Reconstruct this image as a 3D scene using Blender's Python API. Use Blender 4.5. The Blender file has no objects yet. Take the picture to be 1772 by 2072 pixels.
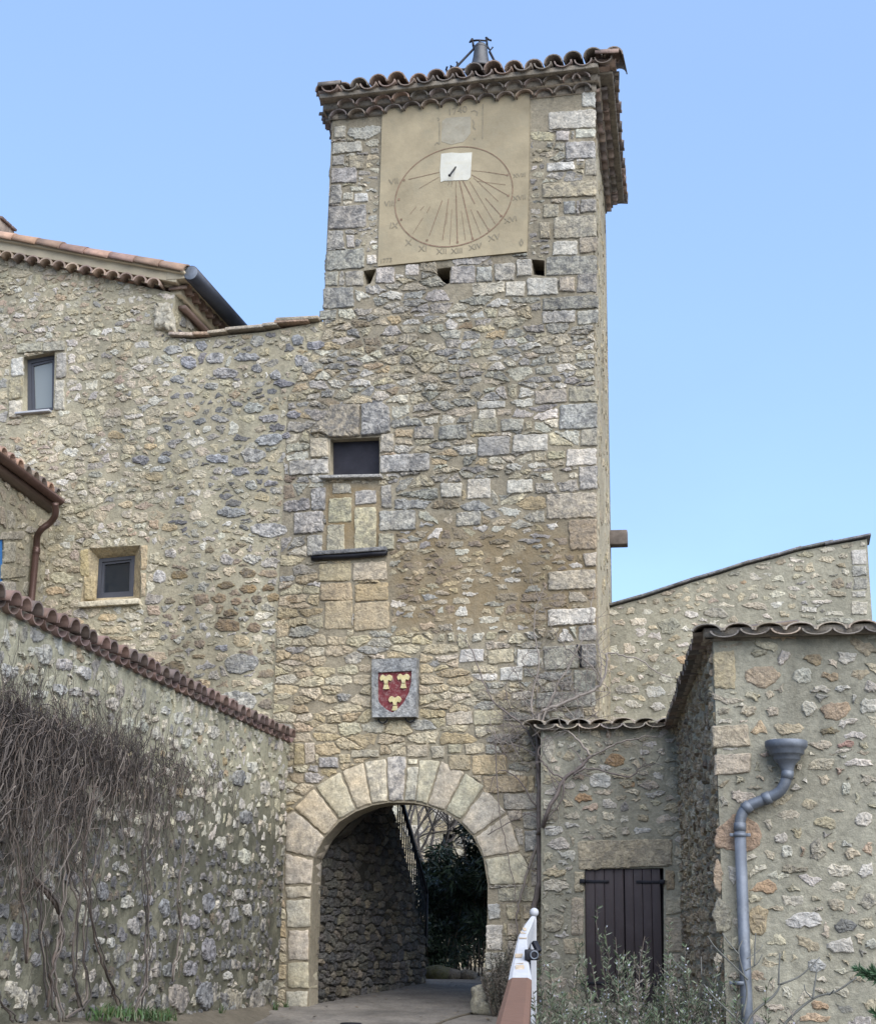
import bpy, bmesh, math, random
import numpy as np
from mathutils import Vector, Matrix, noise
from mathutils.geometry import delaunay_2d_cdt

R = math.radians
# ------------------------------------------------------------------ camera, sky, sun, exposure
FPX, CX, CY, W = 3000.0, 886.0, 1036.0, 1772.0
PITCH, ROLL, EYE = R(16.0), R(1.0), 0.80
C = bpy.context.scene.collection
cam_d = bpy.data.cameras.new('camera'); cam = bpy.data.objects.new('camera', cam_d); C.objects.link(cam)
bpy.context.scene.camera = cam
cam_d.sensor_fit = 'HORIZONTAL'; cam_d.sensor_width = 36.0; cam_d.lens = 36.0 * FPX / W
cam_d.clip_start = 0.05; cam_d.clip_end = 3000
fwd = Vector((0, math.cos(PITCH), math.sin(PITCH)))
r0 = Vector((1, 0, 0)); u0 = Vector((0, -math.sin(PITCH), math.cos(PITCH)))
rgt = math.cos(ROLL) * r0 + math.sin(ROLL) * u0
upv = -math.sin(ROLL) * r0 + math.cos(ROLL) * u0
CAM = Vector((0, 0, EYE))
M = Matrix((rgt, upv, -fwd)).transposed().to_4x4(); M.translation = CAM
cam.matrix_world = M

SUN_EL, SUN_AZ = R(43), R(152)          # azimuth clockwise from +Y; behind the camera
world = bpy.data.worlds.new('World'); bpy.context.scene.world = world; world.use_nodes = True
nt = world.node_tree; nt.nodes.clear()
wo = nt.nodes.new('ShaderNodeOutputWorld'); bg = nt.nodes.new('ShaderNodeBackground')
sky = nt.nodes.new('ShaderNodeTexSky'); sky.sky_type = 'NISHITA'; sky.sun_disc = False
sky.sun_elevation = SUN_EL; sky.sun_rotation = SUN_AZ; sky.altitude = 300
sky.air_density = 1.0; sky.dust_density = 0.5; sky.ozone_density = 3.0
tc = nt.nodes.new('ShaderNodeTexCoord'); mp = nt.nodes.new('ShaderNodeMapping')
mp.inputs['Scale'].default_value = (1.2, 1.2, 2.2); mp.inputs['Rotation'].default_value = (0, 0.5, 0.3)
nz = nt.nodes.new('ShaderNodeTexNoise'); nz.inputs['Scale'].default_value = 2.3; nz.inputs['Detail'].default_value = 7; nz.inputs['Roughness'].default_value = .5
mr = nt.nodes.new('ShaderNodeMapRange'); mr.inputs['From Min'].default_value = .46; mr.inputs['From Max'].default_value = .78
mr.inputs['To Min'].default_value = .62; mr.inputs['To Max'].default_value = .80
mx = nt.nodes.new('ShaderNodeMixRGB'); mx.inputs['Color2'].default_value = (1.06, 1.62, 2.8, 1)
bg.inputs['Strength'].default_value = 0.115
L = nt.links.new
L(tc.outputs['Generated'], mp.inputs['Vector']); L(mp.outputs['Vector'], nz.inputs['Vector'])
L(nz.outputs['Fac'], mr.inputs['Value']); L(mr.outputs['Result'], mx.inputs['Fac'])
L(sky.outputs['Color'], mx.inputs['Color1']); L(mx.outputs['Color'], bg.inputs['Color']); L(bg.outputs['Background'], wo.inputs['Surface'])
sun_d = bpy.data.lights.new('sun', 'SUN'); sun = bpy.data.objects.new('sun', sun_d); C.objects.link(sun)
sun_d.energy = 2.0; sun_d.angle = R(75); sun_d.color = (1, .965, .92)
sdir = Vector((math.sin(SUN_AZ) * math.cos(SUN_EL), math.cos(SUN_AZ) * math.cos(SUN_EL), math.sin(SUN_EL)))
sun.rotation_euler = sdir.to_track_quat('Z', 'Y').to_euler()
vs = bpy.context.scene.view_settings
vs.view_transform = 'Standard'; vs.look = 'None'; vs.gamma = 1; vs.use_curve_mapping = False; vs.exposure = 1.7

# ------------------------------------------------------------------ projection helpers (photo measured at 1772 px width)
def ray(u, v): return (rgt * (u - CX) + upv * (CY - v) + fwd * FPX).normalized()
def proj(p):
    d = Vector(p) - CAM; z = d.dot(fwd)
    return CX + FPX * d.dot(rgt) / z, CY - FPX * d.dot(upv) / z
def at_z(u, v, z):
    d = ray(u, v); return CAM + d * ((z - EYE) / d.z)
def at_y(u, v, y):
    d = ray(u, v); return CAM + d * (y / d.y)
def Zm(x0, y0, k): return lambda x, y: ((x0 + x / k) * .9405, (y0 + y / k) * .9405)
Z1 = Zm(620, 60, 2.2718); Z2 = Zm(0, 440, 2.5314); Z3 = Zm(0, 900, 2.5314); Z4 = Zm(600, 820, 2.3316)
Z5 = Zm(1150, 1120, 2.4142); Z6 = Zm(560, 1580, 2.5314); Z7 = Zm(0, 1480, 2.5314); Z8 = Zm(1000, 1640, 2.0045)
ZB = Zm(920, 60, 8.86); ZC = Zm(780, 1390, 11.514); ZD = Zm(1040, 1930, 7.5875); ZE = Zm(810, 200, 5.063)
ZF = Zm(820, 1720, 4.7083); ZG = Zm(0, 920, 4.933); ZH = Zm(660, 90, 7.383); ZI = Zm(1220, 80, 5.18)

class Plane:
    """vertical plane: origin O, e along the wall, n = e x z outward"""
    def __init__(s, O, e):
        s.O = Vector(O); s.e = Vector((e[0], e[1], 0)).normalized(); s.n = s.e.cross(Vector((0, 0, 1)))
    def hit(s, u, v, off=0.0):
        d = ray(u, v); t = (s.O + s.n * off - CAM).dot(s.n) / d.dot(s.n); p = CAM + d * t
        return ((p - s.O).dot(s.e), p.z)
    def W(s, a, z, d=0.0): return s.O + s.e * a + s.n * d + Vector((0, 0, z - s.O.z))
    def P(s, u, v, off=0.0): a, z = s.hit(u, v, off); return s.W(a, z, off)
    def px(s, a, z): return proj(s.W(a, z))
    def offset(s, d): return Plane(s.O + s.n * d, s.e)

# ------------------------------------------------------------------ materials
def new_mat(name):
    m = bpy.data.materials.new(name); m.use_nodes = True
    n = m.node_tree.nodes; b = n['Principled BSDF']; return m, n, m.node_tree.links.new, b
def N(n, t, **k):
    o = n.new(t)
    for a, v in k.items():
        if a in o.inputs: o.inputs[a].default_value = v
        else: setattr(o, a, v)
    return o
def noise_n(n, link, co, scale, detail=6, rough=.6):
    o = N(n, 'ShaderNodeTexNoise'); o.inputs['Scale'].default_value = scale; o.inputs['Detail'].default_value = detail
    o.inputs['Roughness'].default_value = rough; link(co, o.inputs['Vector']); return o.outputs['Fac']
def rng_n(n, link, val, a, b, c=0., d=1.):
    o = N(n, 'ShaderNodeMapRange'); link(val, o.inputs['Value'])
    for k, v in zip(('From Min', 'From Max', 'To Min', 'To Max'), (a, b, c, d)): o.inputs[k].default_value = v
    return o.outputs['Result']
def mix_n(n, link, fac, c1, c2, mode='MIX'):
    o = N(n, 'ShaderNodeMixRGB', blend_type=mode)
    for i, v in (('Fac', fac), ('Color1', c1), ('Color2', c2)):
        if isinstance(v, (int, float)): o.inputs[i].default_value = v
        elif isinstance(v, tuple): o.inputs[i].default_value = (*v[:3], 1)
        else: link(v, o.inputs[i])
    return o.outputs['Color']
def mul_n(n, link, a, b):
    o = N(n, 'ShaderNodeMath', operation='MULTIPLY')
    for i, v in enumerate((a, b)):
        if isinstance(v, (int, float)): o.inputs[i].default_value = v
        else: link(v, o.inputs[i])
    return o.outputs[0]
def bump_n(n, link, h, strength, dist, prev=None):
    o = N(n, 'ShaderNodeBump'); o.inputs['Strength'].default_value = strength; o.inputs['Distance'].default_value = dist
    link(h, o.inputs['Height'])
    if prev is not None: link(prev, o.inputs['Normal'])
    return o.outputs['Normal']

def weather(n, l, co, c, amt=1.0):
    mp = N(n, 'ShaderNodeMapping'); mp.inputs['Scale'].default_value = (1, 1, .35); l(co, mp.inputs['Vector'])
    a = rng_n(n, l, noise_n(n, l, mp.outputs['Vector'], 1.15, 5, .55), .32, .68, 1 - .26 * amt, 1 + .15 * amt)
    c = mix_n(n, l, 1.0, c, a, 'MULTIPLY')
    mp2 = N(n, 'ShaderNodeMapping'); mp2.inputs['Scale'].default_value = (1, 1, .13); l(co, mp2.inputs['Vector'])
    st = rng_n(n, l, noise_n(n, l, mp2.outputs['Vector'], 5.5, 6, .6), .56, .70, 0, .34 * amt)
    c = mix_n(n, l, st, c, mix_n(n, l, 1.0, c, (.52, .51, .5), 'MULTIPLY'))
    return c
def stone_mat(name, dark=(.095, .095, .098), lich=1.0, ochre=.35, rough=1.0):
    m, n, l, b = new_mat(name); co = N(n, 'ShaderNodeTexCoord').outputs['Object']
    at = N(n, 'ShaderNodeAttribute', attribute_name='col')
    c = mix_n(n, l, rng_n(n, l, noise_n(n, l, co, 4.5, 5), .35, .7, 0, ochre), at.outputs['Color'],
              mix_n(n, l, 1.0, at.outputs['Color'], (1.06, .92, .72), 'MULTIPLY'))
    f = rng_n(n, l, noise_n(n, l, co, 9, 8, .65), .3, .72, .76, 1.28)
    c = mix_n(n, l, 1.0, c, f, 'MULTIPLY')
    f2 = rng_n(n, l, noise_n(n, l, co, 30, 6, .75), .34, .64, .74, 1.24)
    c = mix_n(n, l, 1.0, c, f2, 'MULTIPLY')
    li = rng_n(n, l, noise_n(n, l, co, 12, 9, .74), .45, .58, 0, .95 * lich)
    c = mix_n(n, l, mul_n(n, l, li, at.outputs['Alpha']), c, dark)
    li2 = rng_n(n, l, noise_n(n, l, co, 38, 6, .7), .60, .68, 0, .55)
    c = mix_n(n, l, mul_n(n, l, li2, at.outputs['Alpha']), c, (.07, .07, .08))
    wh = rng_n(n, l, noise_n(n, l, co, 17, 8, .7), .58, .70, 0, .5)
    c = mix_n(n, l, wh, c, mix_n(n, l, 1.0, c, (1.35, 1.35, 1.4), 'MULTIPLY'))
    c = weather(n, l, co, c)
    l(c, b.inputs['Base Color']); b.inputs['Roughness'].default_value = .93; b.inputs['Specular IOR Level'].default_value = .25
    h1 = noise_n(n, l, co, 14, 9, .68); h2 = noise_n(n, l, co, 60, 5, .6)
    l(bump_n(n, l, h2, .7 * rough, .009, bump_n(n, l, h1, 1.0 * rough, .05)), b.inputs['Normal'])
    return m
def mortar_mat(name, col, col2, stain=(.1, .095, .085), amt=.45, sscale=.9):
    m, n, l, b = new_mat(name); co = N(n, 'ShaderNodeTexCoord').outputs['Object']
    c = mix_n(n, l, rng_n(n, l, noise_n(n, l, co, 2.2, 6), .35, .65), col, col2)
    c = mix_n(n, l, 1.0, c, rng_n(n, l, noise_n(n, l, co, 22, 8, .7), .3, .7, .7, 1.2), 'MULTIPLY')
    c = mix_n(n, l, rng_n(n, l, noise_n(n, l, co, sscale, 9, .68), .5, .72, 0, amt), c, stain)
    c = mix_n(n, l, rng_n(n, l, noise_n(n, l, co, 55, 4, .6), .62, .7, 0, .5), c, mix_n(n, l, 1.0, c, (1.5, 1.45, 1.35), 'MULTIPLY'))
    at = N(n, 'ShaderNodeAttribute', attribute_name='col')
    c = mix_n(n, l, mul_n(n, l, at.outputs['Alpha'], rng_n(n, l, noise_n(n, l, co, 3.2, 9, .7), .38, .58, .5, 1.)), c, at.outputs['Color'])
    c = weather(n, l, co, c)
    l(c, b.inputs['Base Color']); b.inputs['Roughness'].default_value = .97; b.inputs['Specular IOR Level'].default_value = .15
    h1 = noise_n(n, l, co, 20, 9, .7); h2 = noise_n(n, l, co, 90, 4, .6)
    l(bump_n(n, l, h2, .5, .005, bump_n(n, l, h1, .8, .025)), b.inputs['Normal'])
    return m
def plain_mat(name, col, var=.25, vs_=6., rough=.85, bump=.3, bs=30., metal=0., spec=.3, dist=.008, stain=None, amt=.5):
    """one base colour, or the mesh's own 'col' attribute when col is None"""
    m, n, l, b = new_mat(name); co = N(n, 'ShaderNodeTexCoord').outputs['Object']
    c = N(n, 'ShaderNodeAttribute', attribute_name='col').outputs['Color'] if col is None else col
    c = mix_n(n, l, 1.0, c, rng_n(n, l, noise_n(n, l, co, vs_, 8, .65), .3, .7, 1 - var, 1 + var), 'MULTIPLY')
    if stain: c = mix_n(n, l, rng_n(n, l, noise_n(n, l, co, vs_ * 1.7, 8, .7), .5, .66, 0, amt), c, stain)
    l(c, b.inputs['Base Color']); b.inputs['Roughness'].default_value = rough; b.inputs['Metallic'].default_value = metal
    b.inputs['Specular IOR Level'].default_value = spec
    l(bump_n(n, l, noise_n(n, l, co, bs, 8, .65), bump, dist), b.inputs['Normal'])
    return m
def leaf_mat(name, rough=.55):
    m, n, l, b = new_mat(name); co = N(n, 'ShaderNodeTexCoord').outputs['Object']
    c = N(n, 'ShaderNodeAttribute', attribute_name='col').outputs['Color']
    c = mix_n(n, l, 1.0, c, rng_n(n, l, noise_n(n, l, co, 4, 4), .3, .7, .7, 1.3), 'MULTIPLY')
    l(c, b.inputs['Base Color']); b.inputs['Roughness'].default_value = rough
    b.inputs['Transmission Weight'].default_value = 0
    return m

MT = {}
MT['stone'] = stone_mat('limestone')
MT['stone_clean'] = stone_mat('pale_limestone', lich=.75, ochre=.32)
MT['ashlar'] = stone_mat('dressed_limestone', lich=.8, ochre=.45, rough=.5)
MT['stone_dark'] = stone_mat('dark_stone', dark=(.03, .03, .032), lich=1, ochre=.3)  # darker stone of the stair parapet
MT['mortar_tower'] = mortar_mat('old_lime_mortar', (.25, .215, .155), (.30, .265, .195), (.15, .13, .105), .5, 1.1)
MT['mortar_left'] = mortar_mat('house_mortar', (.345, .305, .215), (.30, .275, .20), (.21, .19, .145), .5, .7)
MT['mortar_garden'] = mortar_mat('garden_mortar', (.375, .35, .25), (.31, .295, .215), (.19, .18, .135), .4, .8)
MT['mortar_right'] = mortar_mat('grey_mortar', (.32, .30, .232), (.28, .267, .21), (.25, .23, .18), .4, .8)
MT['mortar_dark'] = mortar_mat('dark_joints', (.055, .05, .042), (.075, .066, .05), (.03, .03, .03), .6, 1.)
MT['plaster_side'] = mortar_mat('side_render', (.40, .35, .25), (.35, .30, .21), (.2, .18, .14), .45, 1.6)
MT['plaster_dial'] = plain_mat('dial_plaster', (.29, .243, .16), .25, 1.7, .95, .5, 22, dist=.008, stain=(.265, .23, .158), amt=.8)
MT['plaster_white'] = plain_mat('white_patch', (.50, .485, .42), .12, 5, .95, .2, 40, stain=(.47, .42, .3), amt=.5)
MT['plaster_pale'] = plain_mat('faded_patch', (.285, .26, .2), .14, 9, .95, .2, 40, stain=(.255, .222, .16), amt=1.)
MT['paint_dial'] = plain_mat('faded_brown_paint', (.19, .125, .085), .3, 12, .95, .05, 40, stain=(.24, .2, .14), amt=.8)
MT['paint_letter'] = plain_mat('faded_grey_letters', (.22, .19, .135), .2, 14, .95, .05, 40, stain=(.24, .21, .155), amt=.75)
MT['tile_old'] = plain_mat('weathered_tile', None, .35, 9, .9, .5, 30, stain=(.055, .05, .045), amt=.65)
MT['tile_new'] = plain_mat('terracotta_tile', None, .22, 7, .85, .35, 30, stain=(.13, .1, .08), amt=.4)
MT['cornice_mortar'] = plain_mat('cornice_mortar', (.235, .205, .165), .3, 7, .95, .7, 22, dist=.02, stain=(.10, .085, .075), amt=.85)
MT['fascia_cream'] = plain_mat('cream_fascia', (.40, .345, .25), .12, 3, .95, .3, 40)
MT['zinc_dark'] = plain_mat('dark_zinc', (.05, .055, .07), .2, 4, .45, .08, 20, metal=.6, spec=.5)
MT['zinc_pipe'] = plain_mat('zinc_pipe', (.115, .13, .155), .3, 7, .55, .12, 20, metal=.35, spec=.45, stain=(.19, .205, .225), amt=.55)
MT['copper'] = plain_mat('brown_copper', (.085, .05, .04), .25, 6, .38, .06, 20, metal=.5, spec=.5)
MT['copper_light'] = plain_mat('bright_copper', (.30, .19, .15), .15, 6, .35, .06, 20, metal=.6, spec=.5)
MT['frame_grey'] = plain_mat('grey_window_frame', (.06, .063, .075), .1, 5, .5, .05, 30)
MT['shade_black'] = plain_mat('interior_shade', (.012, .012, .016), .1, 3, .95, .1, 10)  # near-black colour standing in for the shade behind openings
MT['dark_board'] = plain_mat('dark_board', (.017, .017, .024), .3, 6, .8, .2, 40)
def wood_mat(name, c1, c2, rough=.65):
    m, n, l, b = new_mat(name); co = N(n, 'ShaderNodeTexCoord').outputs['Object']
    mp = N(n, 'ShaderNodeMapping'); mp.inputs['Scale'].default_value = (1, 1, .06); l(co, mp.inputs['Vector'])
    g = noise_n(n, l, mp.outputs['Vector'], 55, 6, .65); c = mix_n(n, l, rng_n(n, l, g, .35, .68), c1, c2)
    c = mix_n(n, l, rng_n(n, l, noise_n(n, l, co, 3.5, 8, .7), .5, .7, 0, .6), c, tuple(x * 1.9 + .012 for x in c1))
    l(c, b.inputs['Base Color']); l(rng_n(n, l, g, .3, .7, rough - .12, rough + .15), b.inputs['Roughness']); l(bump_n(n, l, g, .5, .004), b.inputs['Normal']); return m
MT['shutter'] = wood_mat('brown_shutter_paint', (.027, .019, .021), (.046, .033, .034))
MT['blue_shutter'] = plain_mat('blue_shutter_paint', (.03, .125, .31), .2, 8, .6, .2, 40)
MT['iron'] = plain_mat('black_iron', (.016, .016, .02), .3, 12, .5, .2, 40, metal=.4)
MT['rail_iron'] = plain_mat('railing_paint', (.022, .025, .033), .2, 12, .35, .1, 40, metal=.5, spec=.6)
MT['bell'] = plain_mat('bell_bronze', (.085, .085, .088), .25, 6, .5, .2, 30, metal=.55, stain=(.07, .08, .08), amt=.6)
MT['oak'] = plain_mat('grey_timber', (.12, .1, .085), .35, 10, .9, .6, 25)
MT['rail_brown'] = plain_mat('brown_rail_stain', (.145, .078, .05), .12, 18, .72, .25, 60, stain=(.11, .07, .05), amt=.3)
MT['rail_white'] = plain_mat('white_rail_paint', (.35, .355, .37), .12, 8, .65, .15, 40, stain=(.45, .44, .42), amt=.4)
MT['rust'] = plain_mat('bare_wood_worn', (.34, .27, .19), .3, 20, .9, .3, 40, stain=(.40, .39, .37), amt=.6)
MT['shield_red'] = plain_mat('old_red_paint', (.13, .026, .03), .3, 16, .85, .4, 40, stain=(.33, .22, .205), amt=.7)
MT['gold'] = plain_mat('pale_gold_paint', (.47, .40, .20), .3, 22, .85, .3, 40, stain=(.33, .32, .26), amt=.8)
MT['vine'] = plain_mat('dry_vine_bark', None, .3, 14, .92, .4, 50)
MT['bark'] = plain_mat('grey_bark', None, .3, 12, .92, .5, 40)
MT['leaf'] = leaf_mat('leaf_green'); MT['needle'] = leaf_mat('needle_green', .7)
MT['ground'] = mortar_mat('bare_ground', (.15, .13, .1), (.12, .105, .08), (.08, .07, .05), .5)
MT['road'] = mortar_mat('worn_concrete_road', (.215, .195, .17), (.17, .157, .14), (.11, .10, .09), .7, 2.2)

m, n, l, b = new_mat('window_glass'); b.inputs['Base Color'].default_value = (.02, .024, .03, 1); b.inputs['Roughness'].default_value = .05
b.inputs['Specular IOR Level'].default_value = .5; MT['glass'] = m
m, n, l, b = new_mat('frosted_curtain_glass'); b.inputs['Base Color'].default_value = (.19, .21, .21, 1); b.inputs['Roughness'].default_value = .25; MT['curtain'] = m

# ------------------------------------------------------------------ mesh collector
class MB:
    def __init__(s): s.v = []; s.c = []; s.f = []; s.mi = []; s.nv = 0
    def add(s, verts, faces, col=(.5, .5, .5, 0), mi=0):
        b = s.nv; s.v.extend([tuple(p) for p in verts]); s.nv += len(verts)
        if isinstance(col, list): s.c.extend(col)
        else: s.c.extend([col] * len(verts))
        for f in faces: s.f.append(tuple(i + b for i in f)); s.mi.append(mi)
    def build(s, name, mats, parent=None, smooth=True, base=None):
        me = bpy.data.meshes.new(name)
        o = bpy.data.objects.new(name, me)
        off = Vector((0, 0, 0))
        if parent is not None: off = wpos(parent)
        elif base is not None: off = Vector(base); o.location = off
        co = np.array(s.v, dtype=np.float64).reshape(-1, 3) - np.array(off)
        me.from_pydata(co.tolist(), [], s.f)
        if not isinstance(mats, (list, tuple)): mats = [mats]
        for mm in mats: me.materials.append(mm)
        me.polygons.foreach_set('material_index', np.array(s.mi, dtype=np.int32))
        me.polygons.foreach_set('use_smooth', np.full(len(s.f), smooth, dtype=bool) if len(mats) == 1 else np.array(s.mi) == 0)
        a = me.attributes.new('col', 'FLOAT_COLOR', 'POINT')
        cc = np.array([tuple(c) + (0.,) * (4 - len(c)) for c in s.c], dtype=np.float32)
        a.data.foreach_set('color', cc.ravel()); me.update()
        C.objects.link(o)
        if parent is not None: o.parent = parent
        return o
def wpos(o):
    p = Vector(o.location)
    while o.parent is not None: o = o.parent; p += o.location
    return p
def thing(name, label, cat, loc=(0, 0, 0), group=None, kind='thing'):
    o = bpy.data.objects.new(name, None); o.location = loc; o.empty_display_size = .2; C.objects.link(o)
    o['label'] = label; o['category'] = cat; o['kind'] = kind
    if group: o['group'] = group
    return o
def tag(o, label, cat, group=None, kind='thing'):
    o['label'] = label; o['category'] = cat; o['kind'] = kind
    if group: o['group'] = group
    return o

def box(mb, c, ax, ay, az, sx, sy, sz, col=(.5, .5, .5, 0), mi=0, bev=0.0):
    """box centred at c with half sizes along the axes, edges chamfered by bev"""
    c = Vector(c); ax, ay, az = Vector(ax), Vector(ay), Vector(az)
    if bev <= 0:
        vs_ = [c + ax * (sx * i) + ay * (sy * j) + az * (sz * k) for i in (-1, 1) for j in (-1, 1) for k in (-1, 1)]
        fs = [(0, 1, 3, 2), (4, 6, 7, 5), (0, 4, 5, 1), (2, 3, 7, 6), (0, 2, 6, 4), (1, 5, 7, 3)]
        mb.add(vs_, fs, col, mi); return
    bm = bmesh.new(); bmesh.ops.create_cube(bm, size=2)
    for v in bm.verts: v.co = Vector((v.co.x * sx, v.co.y * sy, v.co.z * sz))
    bmesh.ops.bevel(bm, geom=list(bm.edges), offset=bev, segments=2, affect='EDGES', profile=.5)
    bm.verts.ensure_lookup_table()
    mb.add([c + ax * v.co.x + ay * v.co.y + az * v.co.z for v in bm.verts], [[v.index for v in f.verts] for f in bm.faces], col, mi); bm.free()
def seg_box(mb, p, q, w, h, up=Vector((0, 0, 1)), col=(.5, .5, .5, 0), mi=0, bev=0.):
    p, q = Vector(p), Vector(q); d = (q - p).normalized(); s = d.cross(up).normalized(); t = s.cross(d)
    box(mb, (p + q) / 2, d, s, t, (q - p).length / 2, w / 2, h / 2, col, mi, bev)
def tube(mb, pts, ra, rb=None, sides=5, col=(.5, .5, .5, 0), mi=0, caps=True):
    pts = [Vector(p) for p in pts]; k = len(pts)
    if rb is None: rb = ra
    vs_, fs = [], []
    t0 = (pts[1] - pts[0]).normalized(); a = t0.orthogonal().normalized()
    for i, p in enumerate(pts):
        t = (pts[min(i + 1, k - 1)] - pts[max(i - 1, 0)])
        t = t.normalized() if t.length > 1e-9 else t0
        a = a - t * a.dot(t); a = a.normalized() if a.length > 1e-6 else t.orthogonal().normalized()
        bb = t.cross(a); r = ra + (rb - ra) * i / (k - 1) if not isinstance(ra, (list, tuple)) else ra[i]
        for j in range(sides):
            g = 2 * math.pi * j / sides; vs_.append(p + a * (r * math.cos(g)) + bb * (r * math.sin(g)))
    for i in range(k - 1):
        for j in range(sides):
            jn = (j + 1) % sides; fs.append((i * sides + j, i * sides + jn, (i + 1) * sides + jn, (i + 1) * sides + j))
    if caps: fs.append(tuple(range(sides))[::-1]); fs.append(tuple((k - 1) * sides + j for j in range(sides)))
    mb.add(vs_, fs, col, mi)
def lathe(mb, c, prof, axis=Vector((0, 0, 1)), sides=20, col=(.5, .5, .5, 0), mi=0):
    axis = Vector(axis).normalized(); a = axis.orthogonal().normalized(); bb = axis.cross(a); c = Vector(c)
    vs_, fs = [], []
    for r, h in prof:
        for j in range(sides):
            g = 2 * math.pi * j / sides; vs_.append(c + axis * h + a * (r * math.cos(g)) + bb * (r * math.sin(g)))
    for i in range(len(prof) - 1):
        for j in range(sides):
            jn = (j + 1) % sides; fs.append((i * sides + j, i * sides + jn, (i + 1) * sides + jn, (i + 1) * sides + j))
    mb.add(vs_, fs, col, mi)
def smooth_path(pts, per=6):
    """Catmull-Rom through the points"""
    p = [Vector(q) for q in pts]; p = [p[0] * 2 - p[1]] + p + [p[-1] * 2 - p[-2]]; out = []
    for i in range(1, len(p) - 2):
        for k in range(per):
            t = k / per; a, b_, c, d = p[i - 1], p[i], p[i + 1], p[i + 2]
            out.append(.5 * ((2 * b_) + (c - a) * t + (2 * a - 5 * b_ + 4 * c - d) * t * t + (3 * b_ - a - 3 * c + d) * t ** 3))
    out.append(p[-2]); return out
def half_tile(mb, start, axis, side, up, length, ra, rb, convex=True, thick=.014, seg=8, flat=.85, col=(.3, .15, .1, 0), mi=0):
    start, axis, side, up = Vector(start), Vector(axis), Vector(side), Vector(up); sg = 1 if convex else -1
    vs_, fs = [], []
    for e_, r in ((0, ra), (1, rb)):
        for rr in (r, r - thick):
            for k in range(seg + 1):
                g = math.pi * k / seg
                vs_.append(start + axis * (length * e_) + side * (rr * math.cos(g)) + up * (sg * rr * math.sin(g) * flat))
    m_ = seg + 1
    for k in range(seg):
        fs += [(k, k + 1, 2 * m_ + k + 1, 2 * m_ + k), (m_ + k, 3 * m_ + k, 3 * m_ + k + 1, m_ + k + 1),
               (k, m_ + k, m_ + k + 1, k + 1), (2 * m_ + k, 2 * m_ + k + 1, 3 * m_ + k + 1, 3 * m_ + k)]
    fs += [(0, 2 * m_, 3 * m_, m_), (seg, m_ + seg, 3 * m_ + seg, 2 * m_ + seg)]
    mb.add(vs_, fs, col, mi)
    mb.add([p - axis * .002 for p in vs_[:2 * m_]], [(k, m_ + k, m_ + k + 1, k + 1) for k in range(seg)], tuple(min(.5, c * 1.3 + .02) for c in col[:3]) + (0,), mi)   # broken pale end of the tile

# ------------------------------------------------------------------ masonry
def inside(poly, pts):
    poly = np.asarray(poly); pts = np.asarray(pts); x, y = pts[:, 0], pts[:, 1]; r = np.zeros(len(pts), bool)
    j = len(poly) - 1
    for i in range(len(poly)):
        xi, yi = poly[i]; xj, yj = poly[j]
        with np.errstate(divide='ignore', invalid='ignore'):
            r ^= ((yi > y) != (yj > y)) & (x < (xj - xi) * (y - yi) / (yj - yi) + xi)
        j = i
    return r
def ccw(p):
    a = sum(p[i - 1][0] * p[i][1] - p[i][0] * p[i - 1][1] for i in range(len(p)))
    return list(p) if a > 0 else list(p)[::-1]
def clip(poly, mx_, my_, nx, ny, c):
    """keep n.(p-m) <= c"""
    out = []; k = len(poly)
    d = [(p[0] - mx_) * nx + (p[1] - my_) * ny - c for p in poly]
    for i in range(k):
        a, b_ = poly[i], poly[(i + 1) % k]; da, db = d[i], d[(i + 1) % k]
        if da <= 0: out.append(a)
        if (da < 0 < db) or (db < 0 < da):
            t = da / (da - db); out.append((a[0] + (b_[0] - a[0]) * t, a[1] + (b_[1] - a[1]) * t))
    return out
def area(p): return .5 * abs(sum(p[i - 1][0] * p[i][1] - p[i][0] * p[i - 1][1] for i in range(len(p))))

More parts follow.
